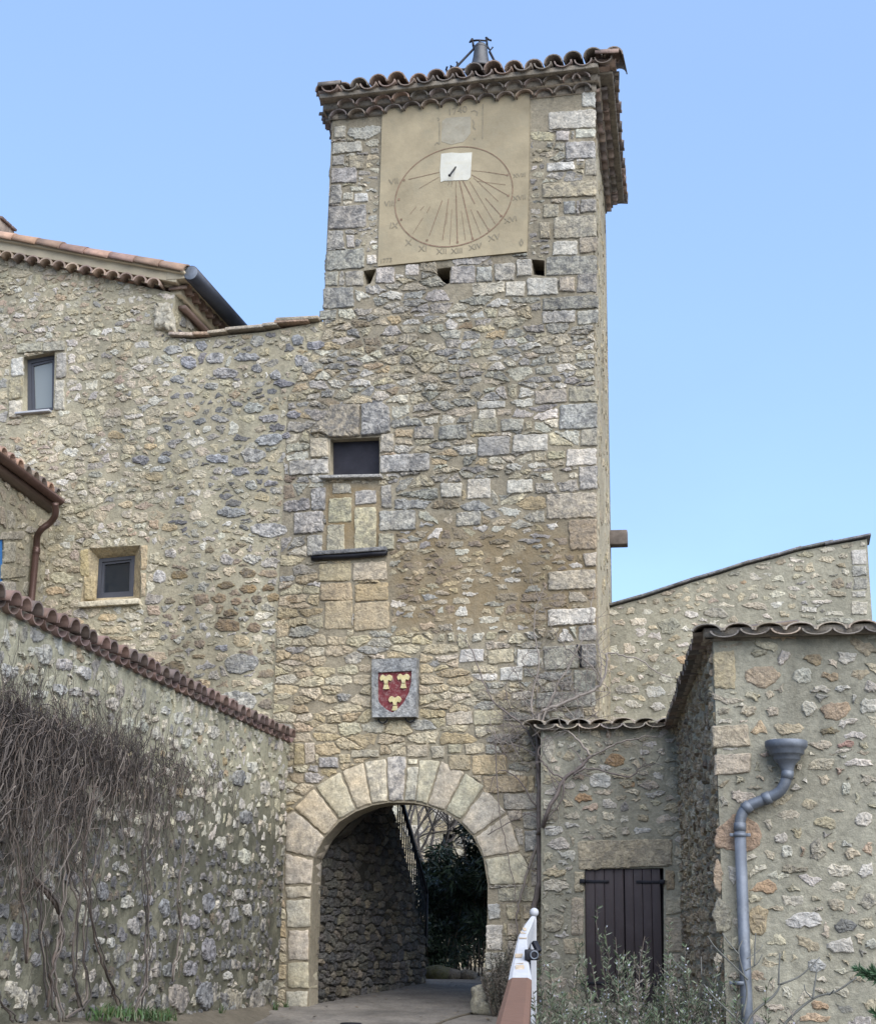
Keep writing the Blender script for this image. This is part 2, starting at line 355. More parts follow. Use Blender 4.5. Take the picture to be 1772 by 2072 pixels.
def stone(mb, pl, poly, rng, h=.03, col=(.4, .35, .25, .3), ell=.034, jit=.006, rnd=.22, mi=0, tilt=.3, sink=.012, warp=.003, facet=1.0):
    """one stone: outline poly (s, z) on plane pl, faced h in front of it"""
    k = len(poly); q = []
    for i in range(k):                                   # cut the corners
        a, b_ = poly[i], poly[(i + 1) % k]
        q.append((a[0] + (b_[0] - a[0]) * rnd, a[1] + (b_[1] - a[1]) * rnd)); q.append((a[0] + (b_[0] - a[0]) * (1 - rnd), a[1] + (b_[1] - a[1]) * (1 - rnd)))
    pts = []
    for i in range(len(q)):
        a, b_ = q[i], q[(i + 1) % len(q)]; dx, dz = b_[0] - a[0], b_[1] - a[1]; ln = math.hypot(dx, dz)
        if ln < 1e-5: continue
        nn = max(1, int(ln / ell + .5))
        for t in range(nn):
            o = rng.gauss(0, jit) if (t or nn == 1) else rng.gauss(0, jit * .6)
            f = t / nn; pts.append((a[0] + dx * f + dz / ln * o, a[1] + dz * f - dx / ln * o))
    n_ = len(pts)
    if n_ < 4: return
    if warp:
        sd_ = rng.uniform(0, 50); pts = [(p[0] + warp * (w.x + .5 * w2.x), p[1] + warp * (w.y + .5 * w2.y)) for p in pts for w, w2 in [(noise.noise_vector(Vector((p[0] * 11, p[1] * 11, sd_))), noise.noise_vector(Vector((p[0] * 27, p[1] * 27, sd_))))]]
    cx = sum(p[0] for p in pts) / n_; cz = sum(p[1] for p in pts) / n_
    sz = math.sqrt(area(pts)) + 1e-4; tx, tz = rng.uniform(-tilt, tilt) * h / sz, rng.uniform(-tilt, tilt) * h / sz
    c1 = max(.72, 1 - .016 / sz * 1.6); c2 = max(.5, 1 - .04 / sz * 1.6)
    poly = None
    vs_, fs = [], []
    for sc, hh, nz_ in ((1, -sink, 0), (.45 + c1 * .55, h * .6, .2), (c1 * .97, h * .92, .3), (c2 * .8, h, .4)):
        for (a, b_) in pts:
            x, y = cx + (a - cx) * sc, cz + (b_ - cz) * sc
            d = hh + rng.uniform(-nz_, nz_) * h * facet + ((x - cx) * tx + (y - cz) * tz if sc < 1 else 0)
            vs_.append(pl.W(x, y, d))
    for r_ in range(3):
        for i in range(n_):
            j = (i + 1) % n_; fs.append((r_ * n_ + i, r_ * n_ + j, (r_ + 1) * n_ + j, (r_ + 1) * n_ + i))
    if sz < .085:
        vs_.append(pl.W(cx, cz, h * rng.uniform(.8, 1.25)))
        for i in range(n_): fs.append((3 * n_ + i, 3 * n_ + (i + 1) % n_, 4 * n_))
    else:                                                # broken face of a larger stone: scattered points, triangulated
        rim = [(cx + (a - cx) * c2 * .8, cz + (b_ - cz) * c2 * .8) for a, b_ in pts]; P_ = [Vector(p) for p in rim]
        x0, x1 = min(p[0] for p in rim), max(p[0] for p in rim); z0, z1 = min(p[1] for p in rim), max(p[1] for p in rim); st = .045 if sz < .25 else .06
        Q = np.array([(x + rng.uniform(-.45, .45) * st, z + rng.uniform(-.45, .45) * st) for x in np.arange(x0 + st * .5, x1, st) for z in np.arange(z0 + st * .5, z1, st)] or [(cx, cz)])
        inn = np.array([(cx + (a - cx) * .9, cz + (b_ - cz) * .9) for a, b_ in rim]); Q = Q[inside(inn, Q)]
        P_ += [Vector(q) for q in Q]
        vv, _, ff, og, *_ = delaunay_2d_cdt(P_, [(i, (i + 1) % n_) for i in range(n_)], [list(range(n_))], 1, 1e-6)
        mp = {}
        for k_, p in enumerate(vv):
            o = min(og[k_]) if og[k_] else -1
            if 0 <= o < n_: mp[k_] = 3 * n_ + o
            else:
                mp[k_] = len(vs_); nn = noise.noise(Vector((p[0] * 9, p[1] * 9, cx * 7)))
                vs_.append(pl.W(p[0], p[1], h * (1 + facet * (.45 * nn + rng.uniform(-.22, .22))) + (p[0] - cx) * tx + (p[1] - cz) * tz))
        for f in ff:
            a, b_, c_ = (vv[i] for i in f[:3]); cr = (b_[0] - a[0]) * (c_[1] - a[1]) - (b_[1] - a[1]) * (c_[0] - a[0])
            t = tuple(mp[i] for i in f); fs.append(t if cr > 0 else t[::-1])
    mb.add(vs_, fs, col, mi)

def masonry(mb, pl, outline, holes, fixed, zones, seed, base_d=0.0, grid=.09, reveal=.28, mi_m=0, mi_s=1, keep_out=(), rough=.008, zk=1.65, stain=None, stain_col=(.115, .112, .08)):
    """mortar sheet with openings + rubble stones. zones: dicts(mask(u,v), rows, asp, gap, drop, pal(rng,u,v), h, shrink)
    fixed: (poly, colour, height[, corner]) stones set by hand; keep_out: convex areas without rubble"""
    rng = random.Random(seed); outline = ccw(outline); holes = [ccw(h) for h in holes]
    # --- mortar sheet
    xs = [p[0] for p in outline]; zs = [p[1] for p in outline]
    pts = [Vector(p) for p in outline]; edges = [(i, (i + 1) % len(outline)) for i in range(len(outline))]
    for h in holes:
        b0 = len(pts); pts += [Vector(p) for p in h]; edges += [(b0 + i, b0 + (i + 1) % len(h)) for i in range(len(h))]
    nb = len(pts)
    gx = np.arange(min(xs) + grid / 2, max(xs), grid); gz = np.arange(min(zs) + grid / 2, max(zs), grid)
    G = np.array([(a, b_) for a in gx for b_ in gz]) + np.array([[rng.uniform(-.2, .2) * grid, rng.uniform(-.2, .2) * grid] for _ in range(len(gx) * len(gz))])
    ok = inside(outline, G)
    for h in holes: ok &= ~inside(h, G)
    pts += [Vector(p) for p in G[ok]]
    vv, ee, ff, *_ = delaunay_2d_cdt(pts, edges, [], 0, 1e-5)
    cen = np.array([[(vv[f[0]][k] + vv[f[1]][k] + vv[f[2]][k]) / 3 for k in (0, 1)] for f in ff])
    ok = inside(outline, cen)
    for h in holes: ok &= ~inside(h, cen)
    vs_ = []; cl = []
    for i, p in enumerate(vv):
        cl.append((*stain_col, stain(*pl.px(p[0], p[1])) if stain else 0))
        d = 0 if i < nb else rough * (noise.noise(Vector((p[0] * 5, p[1] * 5, seed))) + .6 * noise.noise(Vector((p[0] * 13, p[1] * 13, seed + 3))))
        vs_.append(pl.W(p[0], p[1], base_d + d))
    fs = []
    for f, k in zip(ff, ok):
        if not k: continue
        a, b_, c = (vv[i] for i in f[:3])
        cr = (b_[0] - a[0]) * (c[1] - a[1]) - (b_[1] - a[1]) * (c[0] - a[0])
        fs.append(tuple(f) if cr > 0 else tuple(f)[::-1])
    mb.add(vs_, fs, cl, mi_m)
    for h in holes:                                     # reveals
        k = len(h); vs_ = [pl.W(p[0], p[1], base_d) for p in h] + [pl.W(p[0], p[1], base_d - reveal) for p in h]
        mb.add(vs_, [(i, i + k, (i + 1) % k + k, (i + 1) % k) for i in range(k)], (.3, .27, .2, 0), mi_m)
    # --- seeds
    fx = [(ccw(f[0]),) + tuple(f[1:]) for f in fixed]
    convex = [f[0] for f in fx] + holes + [ccw(k) for k in keep_out]
    seeds = []; zi = []
    for iz, zn in enumerate(zones):
        z = min(zs) - .05; S = []
        while z < max(zs) + .1:
            hh = rng.uniform(*zn['rows']); s = min(xs) - rng.uniform(0, .3)
            while s < max(xs) + .1:
                w = hh * rng.uniform(*zn['asp'])
                if rng.random() > zn.get('drop', .06):
                    S.append((s + w / 2 + rng.gauss(0, .1) * w, z + hh / 2 + rng.gauss(0, zn.get('zj', .16)) * hh))
                    if w > hh * 1.3 and rng.random() < zn.get('chip', .12): S.append((s + w * rng.uniform(.9, 1.1), z + hh * rng.uniform(.8, 1.1)))
                s += w
            z += hh
        if not S: continue
        S = np.array(S); okk = inside(outline, S)
        for q in convex: okk &= ~inside(q, S)
        for p in S[okk]:
            u, v = pl.px(p[0], p[1])
            if zn['mask'](u, v): seeds.append(p); zi.append(iz)
    seeds = np.array(seeds) * np.array([1., zk])         # coursed rubble: cells wider than tall
    K = lambda poly: [(p[0], p[1] * zk) for p in poly]
    outline = K(outline); convex = [K(q) for q in convex]
    el = []                                              # outline edges
    for i in range(len(outline)):
        a, b_ = outline[i], outline[(i + 1) % len(outline)]; dx, dz = b_[0] - a[0], b_[1] - a[1]; ln = math.hypot(dx, dz)
        if ln > 1e-6: el.append((a, b_, dz / ln, -dx / ln, ln, dx / ln, dz / ln))
    cvx = []
    for q in convex:
        qa = np.array(q); cvx.append((q, qa.mean(0), np.abs(qa - qa.mean(0)).max() * 1.5))
    for i, p in enumerate(seeds):
        zn = zones[zi[i]]; d = seeds - p; d2 = (d * d).sum(1); R_ = zn['rows'][1] * max(zn['asp'][1], zk) * .75 + .12
        nb_ = np.argsort(d2)[1:15] if len(seeds) < 60 else np.argpartition(d2, min(16, len(seeds) - 1))[:16]
        nb_ = nb_[np.argsort(d2[nb_])]
        px_, pz_ = float(p[0]), float(p[1]); gap = zn['gap'] * rng.uniform(.6, 1.5)
        R2 = zn['rows'][1] * zk * .8; poly = [(px_ - R_, pz_ - R2), (px_ + R_, pz_ - R2), (px_ + R_, pz_ + R2), (px_ - R_, pz_ + R2)]
        for j in nb_:
            if j == i: continue
            qx, qz = float(seeds[j][0]), float(seeds[j][1]); nx, nz_ = qx - px_, qz - pz_; ln = math.hypot(nx, nz_)
            if ln < 1e-4: continue
            poly = clip(poly, (px_ + qx) / 2, (pz_ + qz) / 2, nx / ln, nz_ / ln, -gap / 2)
            if len(poly) < 3: break
        if len(poly) < 3: continue
        for q, qc, qr in cvx:
            if abs(qc[0] - px_) > qr + R_ or abs(qc[1] - pz_) > qr + R_: continue
            best = None
            for a_ in range(len(q)):
                a, b_ = q[a_], q[(a_ + 1) % len(q)]; dx, dz = b_[0] - a[0], b_[1] - a[1]; ln = math.hypot(dx, dz)
                if ln < 1e-6: continue
                sd = ((px_ - a[0]) * dz - (pz_ - a[1]) * dx) / ln
                if best is None or sd > best[0]: best = (sd, a, dz / ln, -dx / ln)
            poly = clip(poly, best[1][0], best[1][1], -best[2], -best[3], -gap * .7)
            if len(poly) < 3: break
        if len(poly) < 3: continue
        for (a, b_, nx, nz_, ln, tx, tz) in el:
            sd = (px_ - a[0]) * nx + (pz_ - a[1]) * nz_; tt = (px_ - a[0]) * tx + (pz_ - a[1]) * tz
            if -R_ < sd < 0 and -R_ * .6 < tt < ln + R_ * .6: poly = clip(poly, a[0], a[1], nx, nz_, -gap * .3)
            if len(poly) < 3: break
        if len(poly) < 3: continue
        poly = [(q[0], q[1] / zk) for q in poly]
        if area(poly) < zn.get('amin', .0012): continue
        u, v = pl.px(px_, pz_ / zk)
        sh = rng.uniform(*zn.get('shrink', (.9, 1.))); cx = sum(q[0] for q in poly) / len(poly); cz = sum(q[1] for q in poly) / len(poly)
        shz = sh * rng.uniform(.88, 1.)
        poly = [(cx + (q[0] - cx) * sh, cz + (q[1] - cz) * shz) for q in poly]
        if rng.random() < zn.get('skip', .04): continue
        stone(mb, pl, poly, rng, zn['h'] * rng.uniform(.45, 1.15), zn['pal'](rng, u, v), mi=mi_s, rnd=rng.uniform(.04, .12), jit=zn.get('jit', .006), sink=.012 - base_d if base_d < 0 else .012, tilt=.6, warp=zn.get('warp', .018), ell=.026)
    for f in fx:
        stone(mb, pl, f[0], rng, f[2], f[1], mi=mi_s, rnd=f[3] if len(f) > 3 else .05, jit=.004, ell=.035, tilt=.3, sink=.012 - min(base_d, 0), warp=.006 if (len(f) > 3 and f[3] <= .05) else .024, facet=.45 if (len(f) > 3 and f[3] <= .05) else .9)

def shade(rng, c, a, lo=.87, hi=1.11):
    k = rng.uniform(lo, hi); return (c[0] * k * rng.uniform(.96, 1.04), c[1] * k, c[2] * k * rng.uniform(.93, 1.07), a)
CREAM, WHITE, GREY, DARK, OCHRE, BROWN, PINK = (.455, .405, .30), (.53, .50, .425), (.37, .35, .305), (.2, .195, .185), (.40, .325, .215), (.26, .21, .15), (.41, .335, .255)
TAN = (.385, .335, .245)
def pick(rng, *opts):
    t = rng.random() * sum(o[0] for o in opts)
    for w, c, a in opts:
        t -= w
        if t <= 0: return shade(rng, c, a)
    return shade(rng, opts[-1][1], opts[-1][2])
def quad(pl, f, x0, y0, x1, y1, off=0., sl=-.045):
    """photo rectangle (left, top, right, bottom) -> quad on plane; sl = slope of its courses in the photo"""
    w = (x1 - x0) / 2 * sl
    return [pl.hit(*f(x, y), off) for x, y in ((x0, y1 - w), (x1, y1 + w), (x1, y0 + w), (x0, y0 - w))]
def ell(pl, f, x, y, w, h, k=10, rng=random.Random(3), off=0.):
    out = []
    for i in range(k):
        g = 2 * math.pi * (i + rng.uniform(-.25, .25)) / k; rr = rng.uniform(.82, 1.08)
        cg, sg = math.cos(g), math.sin(g)
        sup = (abs(cg) ** 3 + abs(sg) ** 3) ** (-1 / 3)
        out.append(pl.hit(*f(x + w / 2 * cg * rr * sup * .92, y + h / 2 * sg * rr * sup * .92), off))
    return out

# ================================================================== planes of the place
YAW = R(13.3)
F = Plane(at_z(600, 2041, 0.0), (math.cos(YAW), -math.sin(YAW)))       # gate front and house front
SB = Vector((math.sin(R(9.5)), math.cos(R(9.5)), 0))                       # tower side walls run back this way
print('F origin', F.O, 'px/m', FPX / F.O.y)
I = lambda x, y: (x, y)

# ================================================================== ground and road
def sst(a, b_, x): t = min(1, max(0, (x - a) / (b_ - a))); return t * t * (3 - 2 * t)
def gz(x, y):
    road = -.85 + .05 * min(max(y, 0), 17) + .055 * min(max(y - 17.2, 0), 4.5)
    bed = sst(.75, 1.25, x - .0 * y) * sst(15.9, 15.3, y)
    return road + (max(-.12, road) - road) * bed
mb = MB(); xs = [-400, -120, -40, -15] + [-8 + .4 * i for i in range(41)] + [12, 30, 100, 400]; ys = [-60, -20, -5] + [.0 + .5 * i for i in range(60)] + [34, 45, 70, 150, 400, 900]
vs_ = [(x, y, gz(x, y) - .012) for y in ys for x in xs]; nx_ = len(xs)
mb.add(vs_, [(j * nx_ + i, j * nx_ + i + 1, (j + 1) * nx_ + i + 1, (j + 1) * nx_ + i) for j in range(len(ys) - 1) for i in range(nx_ - 1)])
g = mb.build('ground', MT['ground']); g['kind'] = 'structure'; g['label'] = 'bare earth ground around the gate'
mb = MB(); rows = []
GD = Vector((.1872, .9823, 0))
def road_edges(y):
    if y < 17.3: return (-1.75 + (y - 17.6) * .19, .78 - max(0, 15.9 - y) * .02)
    t = y - 17.3; return (-1.62 + t * .36, .95 + t * .24 + max(0, t - 3) * .5)
for k in range(66):
    y = 1.0 + k * .36; a, b_ = road_edges(y)
    for i in range(11):
        x = a + (b_ - a) * i / 10
        rows.append((x, y, gz(min(x, .7), y) + .004 + .012 * noise.noise(Vector((x * 2, y * 2, 0)))))
mb.add(rows, [(k * 11 + i, k * 11 + i + 1, (k + 1) * 11 + i + 1, (k + 1) * 11 + i) for k in range(65) for i in range(10)])
road = mb.build('road', MT['road']); road['kind'] = 'structure'; road['label'] = 'worn grey concrete road climbing through the arched gate'
mb = MB()
pts = [at_z(*Z6(x, y), 0) for x, y in ((870, 1577), (930, 1560), (1000, 1545), (1080, 1533), (1150, 1525))]
for i in range(len(pts) - 1): seg_box(mb, Vector((pts[i].x, pts[i].y, gz(0, pts[i].y) + .004)), Vector((pts[i + 1].x, pts[i + 1].y, gz(0, pts[i + 1].y) + .004)), .035, .03, col=(.1, .1, .1, 0), bev=.005)
o = mb.build('kerb', MT['ground']); o['kind'] = 'structure'; o['label'] = 'thin dark kerb line across the road by the boulder'
mb = MB(); p = at_z(*Z6(495, 1549), 0.0); p.z = gz(0, p.y) + .012
lathe(mb, p, [(.001, .012), (.10, .012), (.11, .006), (.115, -.02)], sides=24, col=(.05, .05, .05, 0))
tag(mb.build('manhole_cover', MT['iron'], base=p), 'small dark round manhole cover set in the road before the arch', 'manhole cover')

# ================================================================== the gate tower
tower = thing('gate_tower', 'tall square rubble stone gate tower with a painted sundial and arched passage', 'tower', F.W(1.7, 0, -1.4))
# ---- hand-set stones of the front
def rects(f, L_, col, h, pl=F, sl=-.05, jig=.04, blob=False):
    out = []; rg = random.Random(len(L_) + int(h * 1e4))
    for t in L_:
        q = quad(pl, f, *t[:4], sl=sl) if not blob or t[0] < 0 else ell(pl, f, (t[0] + t[2]) / 2, (t[1] + t[3]) / 2, (t[2] - t[0]) * 1.08, (t[3] - t[1]) * 1.1, 9, rg); c = t[4] if len(t) > 4 else col
        q = [(a + rg.gauss(0, .006), b_ + rg.gauss(0, .006)) for a, b_ in q]
        cc = c if isinstance(c, tuple) else col
        if len(t) == 4 and cc == gq: cc = rg.choice([gq, gq, bq, tq, wq])
        out.append((q, shade(rg, cc[:3], cc[3] if len(cc) > 3 else .5, .88, 1.1), h * rg.uniform(.7, 1.3), .12 if blob else .05))
    return out
gq = (.41, .39, .34, .7); wq = (.53, .505, .44, .35); cq = (.45, .40, .30, .35); oq = (.44, .365, .245, .2); bq = (.35, .335, .30, .8); tq = (.41, .37, .29, .55)
fixed = []
fixed += rects(Z1, [(1432, 303, 1500, 385, wq), (1270, 405, 1500, 495, wq), (1308, 503, 1372, 552, wq), (1400, 492, 1500, 540, wq), (1352, 553, 1500, 640), (1260, 655, 1402, 697, wq),
    (1448, 640, 1503, 722), (1240, 752, 1503, 828, tq), (1242, 860, 1322, 928), (1340, 845, 1402, 912), (1426, 835, 1505, 905), (1295, 922, 1505, 1028, tq), (1226, 950, 1282, 1030),
    (1292, 1042, 1410, 1110, wq), (1420, 1022, 1507, 1098), (1257, 1112, 1510, 1207, bq), (1410, 1198, 1510, 1293, bq), (1165, 1222, 1320, 1310, wq), (1326, 1215, 1404, 1290, tq), (1240, 1312, 1512, 1376, bq), (1412, 1382, 1512, 1450, gq), (1240, 1385, 1405, 1445, gq),
    (222, 482, 286, 540, wq), (215, 556, 362, 612, wq), (215, 620, 280, 674), (298, 622, 372, 690, tq), (207, 686, 338, 760, gq), (203, 768, 262, 862, bq), (300, 775, 365, 800, wq), (322, 808, 392, 850, wq),
    (196, 868, 380, 980, bq), (188, 990, 270, 1078), (285, 1012, 325, 1078, wq), (182, 1086, 375, 1182, bq), (385, 1108, 432, 1160, wq), (177, 1190, 245, 1262), (168, 1268, 320, 1370, bq), (152, 1378, 240, 1426, gq),
    (278, 1185, 372, 1262, gq), (430, 1170, 520, 1250, gq), (570, 1155, 640, 1210, wq), (790, 1165, 915, 1250, gq), (920, 1165, 1000, 1240, gq), (1005, 1150, 1110, 1235, gq), (1115, 1130, 1190, 1215, wq), (1060, 1240, 1160, 1315, wq)], gq, .022)
fixed += rects(Z4, [(1280, 42, 1446, 116), (1452, 28, 1595, 105, tq), (1406, 112, 1595, 242), (1510, 242, 1595, 326), (1437, 338, 1595, 424), (1506, 428, 1595, 546), (1340, 562, 1595, 690, tq), (1452, 692, 1593, 850, (.33, .27, .18, .4)),
    (1530, 862, 1593, 932), (1350, 950, 1592, 1046, tq), (1345, 1142, 1593, 1226, wq), (1500, 1228, 1593, 1306), (1328, 1328, 1510, 1450, gq), (1514, 1315, 1593, 1442, bq), (1195, 1345, 1310, 1430, wq), (1290, 1562, 1590, 1640, gq), (1480, 1452, 1592, 1556, gq),
    (995, 280, 1160, 375, (.40, .375, .33, .35)), (1170, 268, 1350, 355, wq), (680, 225, 780, 290, bq), (800, 220, 945, 295, bq), (940, 490, 1065, 592, wq), (812, 510, 918, 582, wq), (1140, 492, 1276, 562, wq), (885, 655, 1015, 725, gq),
    (905, 1345, 1028, 1412, wq), (1045, 1345, 1180, 1415, cq), (1105, 1435, 1225, 1505, wq), (975, 1652, 1120, 1725, cq), (835, 1655, 970, 1728, cq), (990, 100, 1138, 138, wq), (1000, 142, 1085, 192, wq), (970, 190, 1100, 262, tq), (1110, 190, 1225, 250, gq)], gq, .026)
fixed += rects(Z4, [(160, 283, 252, 384, cq), (50, 392, 250, 472, gq), (508, 268, 577, 360, tq), (510, 366, 760, 460, gq), (158, 532, 238, 650, bq), (76, 656, 228, 768, gq), (140, 772, 220, 882, gq), (512, 522, 565, 640, bq), (500, 648, 690, 752, gq), (498, 766, 580, 850, tq)], gq, .03)
fixed += rects(Z4, [(246, 582, 366, 706, (.44, .395, .285, .5)), (240, 718, 330, 862, (.45, .40, .285, .5)), (376, 630, 490, 862, (.43, .385, .28, .55)), (380, 545, 490, 620, gq), (262, 510, 368, 568, tq)], cq, .022)
fixed += rects(Z4, [(200, 916, 362, 1006, oq), (368, 908, 546, 1000, cq), (205, 1012, 370, 1098, oq), (376, 1012, 548, 1100, (.41, .33, .2, .2)), (228, 1102, 370, 1246, oq), (376, 1106, 552, 1250, oq)], oq, .018)
# lintel of the small opening
fixed.append(([F.hit(*Z4(x, y)) for x, y in ((162, 270), (215, 262), (260, 288), (408, 280), (410, 116), (262, 116), (225, 190), (165, 240))], (.34, .30, .235, .8), .055, .04))
fixed.append(([F.hit(*Z4(x, y)) for x, y in ((150, 280), (222, 205), (262, 118), (410, 110), (520, 100), (548, 118), (535, 92), (400, 98), (248, 104), (205, 195), (150, 250))], (.30, .29, .27, .9), .0, .04))
fixed.append(([F.hit(*Z4(x, y)) for x, y in ((414, 280), (515, 270), (560, 255), (555, 130), (520, 105), (414, 114))], (.31, .30, .28, .9), .05, .04))
# stones round the arch
fixed += rects(Z6, [(1022, 115, 1145, 196, oq), (1150, 113, 1340, 222, oq), (1208, 228, 1455, 318, oq), (1460, 226, 1492, 315, oq), (1320, 328, 1528, 410, tq), (1345, 415, 1420, 470, tq), (1425, 418, 1525, 520, gq), (1440, 525, 1525, 640, gq), (1290, 836, 1522, 912, tq), (1238, 922, 1306, 1012, wq),
    (1340, 930, 1420, 1012, cq), (1428, 932, 1522, 1012, tq), (1230, 1036, 1320, 1182, wq), (1345, 1032, 1412, 1100, cq), (1420, 1030, 1522, 1110, tq), (1225, 1190, 1330, 1290, gq), (1340, 1120, 1522, 1200, tq), (1340, 1210, 1522, 1300, tq), (1225, 1300, 1380, 1400, gq), (1475, 650, 1525, 740, tq), (1475, 745, 1525, 828, tq),
    (185, 48, 240, 170, oq), (245, 45, 298, 165, cq), (318, 122, 428, 185, bq), (490, 82, 650, 128, cq), (800, 60, 920, 128, cq), (930, 62, 1005, 132, cq), (1018, 56, 1100, 108, cq), (1112, 52, 1222, 108, cq)], cq, .024, sl=-.03)
panel = [F.hit(*Z1(*p)) for p in ((440, 1168), (1167, 1096), (1176, 760), (1182, 300), (462, 405))]
arch_in = [(290, 675), (350, 565), (430, 478), (520, 422), (610, 388), (700, 372), (780, 372), (840, 376), (910, 392), (1000, 425), (1085, 480), (1160, 560), (1215, 680), (1238, 820), (1236, 1000), (1226, 1180), (1222, 1440)]
arch_l = [(268, 1495), (266, 1240), (276, 1060), (281, 825)]
hole_arch = [F.hit(*Z6(*p)) for p in arch_l + arch_in]
for k in (0, -1): hole_arch[k] = (hole_arch[k][0], -.2)
def vq(*pts): return [F.hit(*Z6(*p)) for p in pts]
win_t = [F.hit(*Z4(*p)) for p in ((258, 474), (504, 468), (504, 280), (258, 291))]
putlogs = [[F.hit(*Z1(*p)) for p in ((378, 1255), (402, 1248), (430, 1182), (428, 1178), (368, 1186))],
           [F.hit(*Z1(*p)) for p in ((745, 1262), (788, 1248), (790, 1190), (800, 1168), (700, 1180), (735, 1215))],
           [F.hit(*Z1(*p)) for p in ((1196, 1205), (1252, 1212), (1252, 1135), (1190, 1130))]]
slot_beam = [F.hit(*Z4(*p)) for p in ((165, 908), (548, 884), (548, 858), (165, 880))]
plaque = [F.hit(*Z4(*p)) for p in ((465, 1706), (702, 1696), (702, 1388), (465, 1398))]
TW = 3.46
tower_out = [(-.45, -.28), (TW, -.28), (TW, 11.32), (-.01, 11.32), (-.02, 8.2), (-.45, 7.35)]
def pal_up(rng, u, v):
    if v > 1050 and u > 780: return pick(rng, (.4, OCHRE, .2), (.4, BROWN, .35), (.3, TAN, .3), (.12, WHITE, .2), (.2, GREY, .6))
    if u > 1080: return pick(rng, (.5, GREY, .7), (.3, WHITE, .4), (.3, CREAM, .4))
    if v < 640: return pick(rng, (.4, WHITE, .3), (.5, GREY, .6), (.25, CREAM, .3))
    return pick(rng, (.40, GREY, .75), (.3, WHITE, .5), (.4, CREAM, .45), (.08, OCHRE, .2), (.05, BROWN, .3))
def pal_low(rng, u, v):
    if u > 960: return pick(rng, (.4, CREAM, .5), (.3, GREY, .7), (.3, TAN, .4), (.15, WHITE, .3))
    return pick(rng, (.6, (.46, .395, .275), .15), (.18, OCHRE, .15), (.3, (.49, .435, .325), .2), (.1, GREY, .5))
mid = lambda u, v: 1035 < v < 1285 and u > 785
low = lambda u, v: v >= 1285 or (v > 1130 and u < 640)
bare = lambda u, v: (v < 236 - (u - 690) * .115 + 35) or (737 < u < 775 and v < 560) or (1066 < u < 1105 and v < 540)
zones = [dict(mask=lambda u, v: bare(u, v) and v > 290 and u < 1105, rows=(.06, .12), asp=(.8, 1.6), gap=.025, drop=.15, pal=pal_up, h=.012, shrink=(.6, .95), skip=.15, warp=.02),
         dict(mask=lambda u, v: not bare(u, v) and not mid(u, v) and not low(u, v), rows=(.09, .20), asp=(.9, 2.3), gap=.010, drop=.05, pal=pal_up, h=.020, shrink=(.90, 1.02), chip=.45, skip=.03, jit=.007, warp=.016, amin=.0006),
         dict(mask=mid, rows=(.09, .17), asp=(.9, 2.0), gap=.02, drop=.08, pal=pal_up, h=.012, shrink=(.75, 1.), chip=.4, skip=.12, jit=.008),
         dict(mask=lambda u, v: low(u, v) and not (1262 < v < 1310 and u > 850), rows=(.075, .15), asp=(1.4, 3.2), gap=.006, drop=.03, pal=pal_low, h=.022, shrink=(.95, 1.01), warp=.012, chip=.2, skip=.02),
         dict(mask=lambda u, v: 1262 < v < 1310 and u > 850, rows=(.2, .24), asp=(.45, .8), gap=.02, drop=.05, pal=lambda r, u, v: pick(r, (.5, CREAM, .3), (.3, WHITE, .3)), h=.034, zj=.05, shrink=(.85, 1.), chip=0)]
voussoirs = [((140, 435), (185, 415), (352, 560), (292, 678), (135, 640)), ((180, 402), (293, 292), (430, 470), (355, 555)), ((299, 286), (436, 202), (522, 416), (434, 466)), ((442, 200), (560, 151), (606, 386), (527, 413)),
    ((565, 151), (684, 128), (694, 368), (610, 384)), ((690, 118), (796, 118), (780, 368), (698, 368)), ((802, 176), (864, 172), (846, 370), (784, 368)), ((868, 134), (982, 142), (906, 386), (848, 372)), ((987, 142), (1114, 206), (1002, 420), (911, 386)),
    ((1118, 208), (1222, 282), (1092, 470), (1006, 423)), ((1227, 286), (1346, 426), (1164, 552), (1090, 480)), ((1350, 432), (1418, 640), (1216, 676), (1167, 560)), ((1222, 680), (1420, 645), (1470, 740), (1462, 818), (1243, 822)),
    ((806, 136), (860, 132), (862, 164), (804, 168)), ((135, 648), (290, 684), (283, 818), (132, 820)), ((135, 828), (280, 826), (280, 890), (138, 896)), ((140, 902), (277, 898), (276, 1054), (145, 1060)), ((150, 1066), (266, 1062), (265, 1236), (150, 1236)), ((148, 1242), (266, 1240), (268, 1390), (146, 1382)), ((137, 1398), (262, 1396), (258, 1496), (137, 1496))]
vpoly = [ccw(vq(*v)) for v in voussoirs]
mb = MB()
masonry(mb, F, tower_out, [hole_arch, win_t] + putlogs, fixed, zones, 11, keep_out=vpoly + [panel, slot_beam, plaque, [F.hit(*Z4(*p)) for p in ((236, 872), (496, 862), (496, 512), (240, 520))]], grid=.08, zk=2.3, reveal=.34, rough=.012, stain_col=(.21, .155, .085),
        stain=lambda u, v: sst(1030, 1090, v) * sst(1300, 1250, v) * sst(770, 820, u) * .8 + (.15 * sst(1120, 1200, v) * sst(880, 800, u)) + 1.0 * sst(650, 660, u) * sst(775, 765, u) * sst(975, 985, v) * sst(1125, 1115, v))  # last term paints the recess round the blocked-window slabs as if in shade
mb.build('front_wall', [MT['mortar_tower'], MT['stone']], tower)
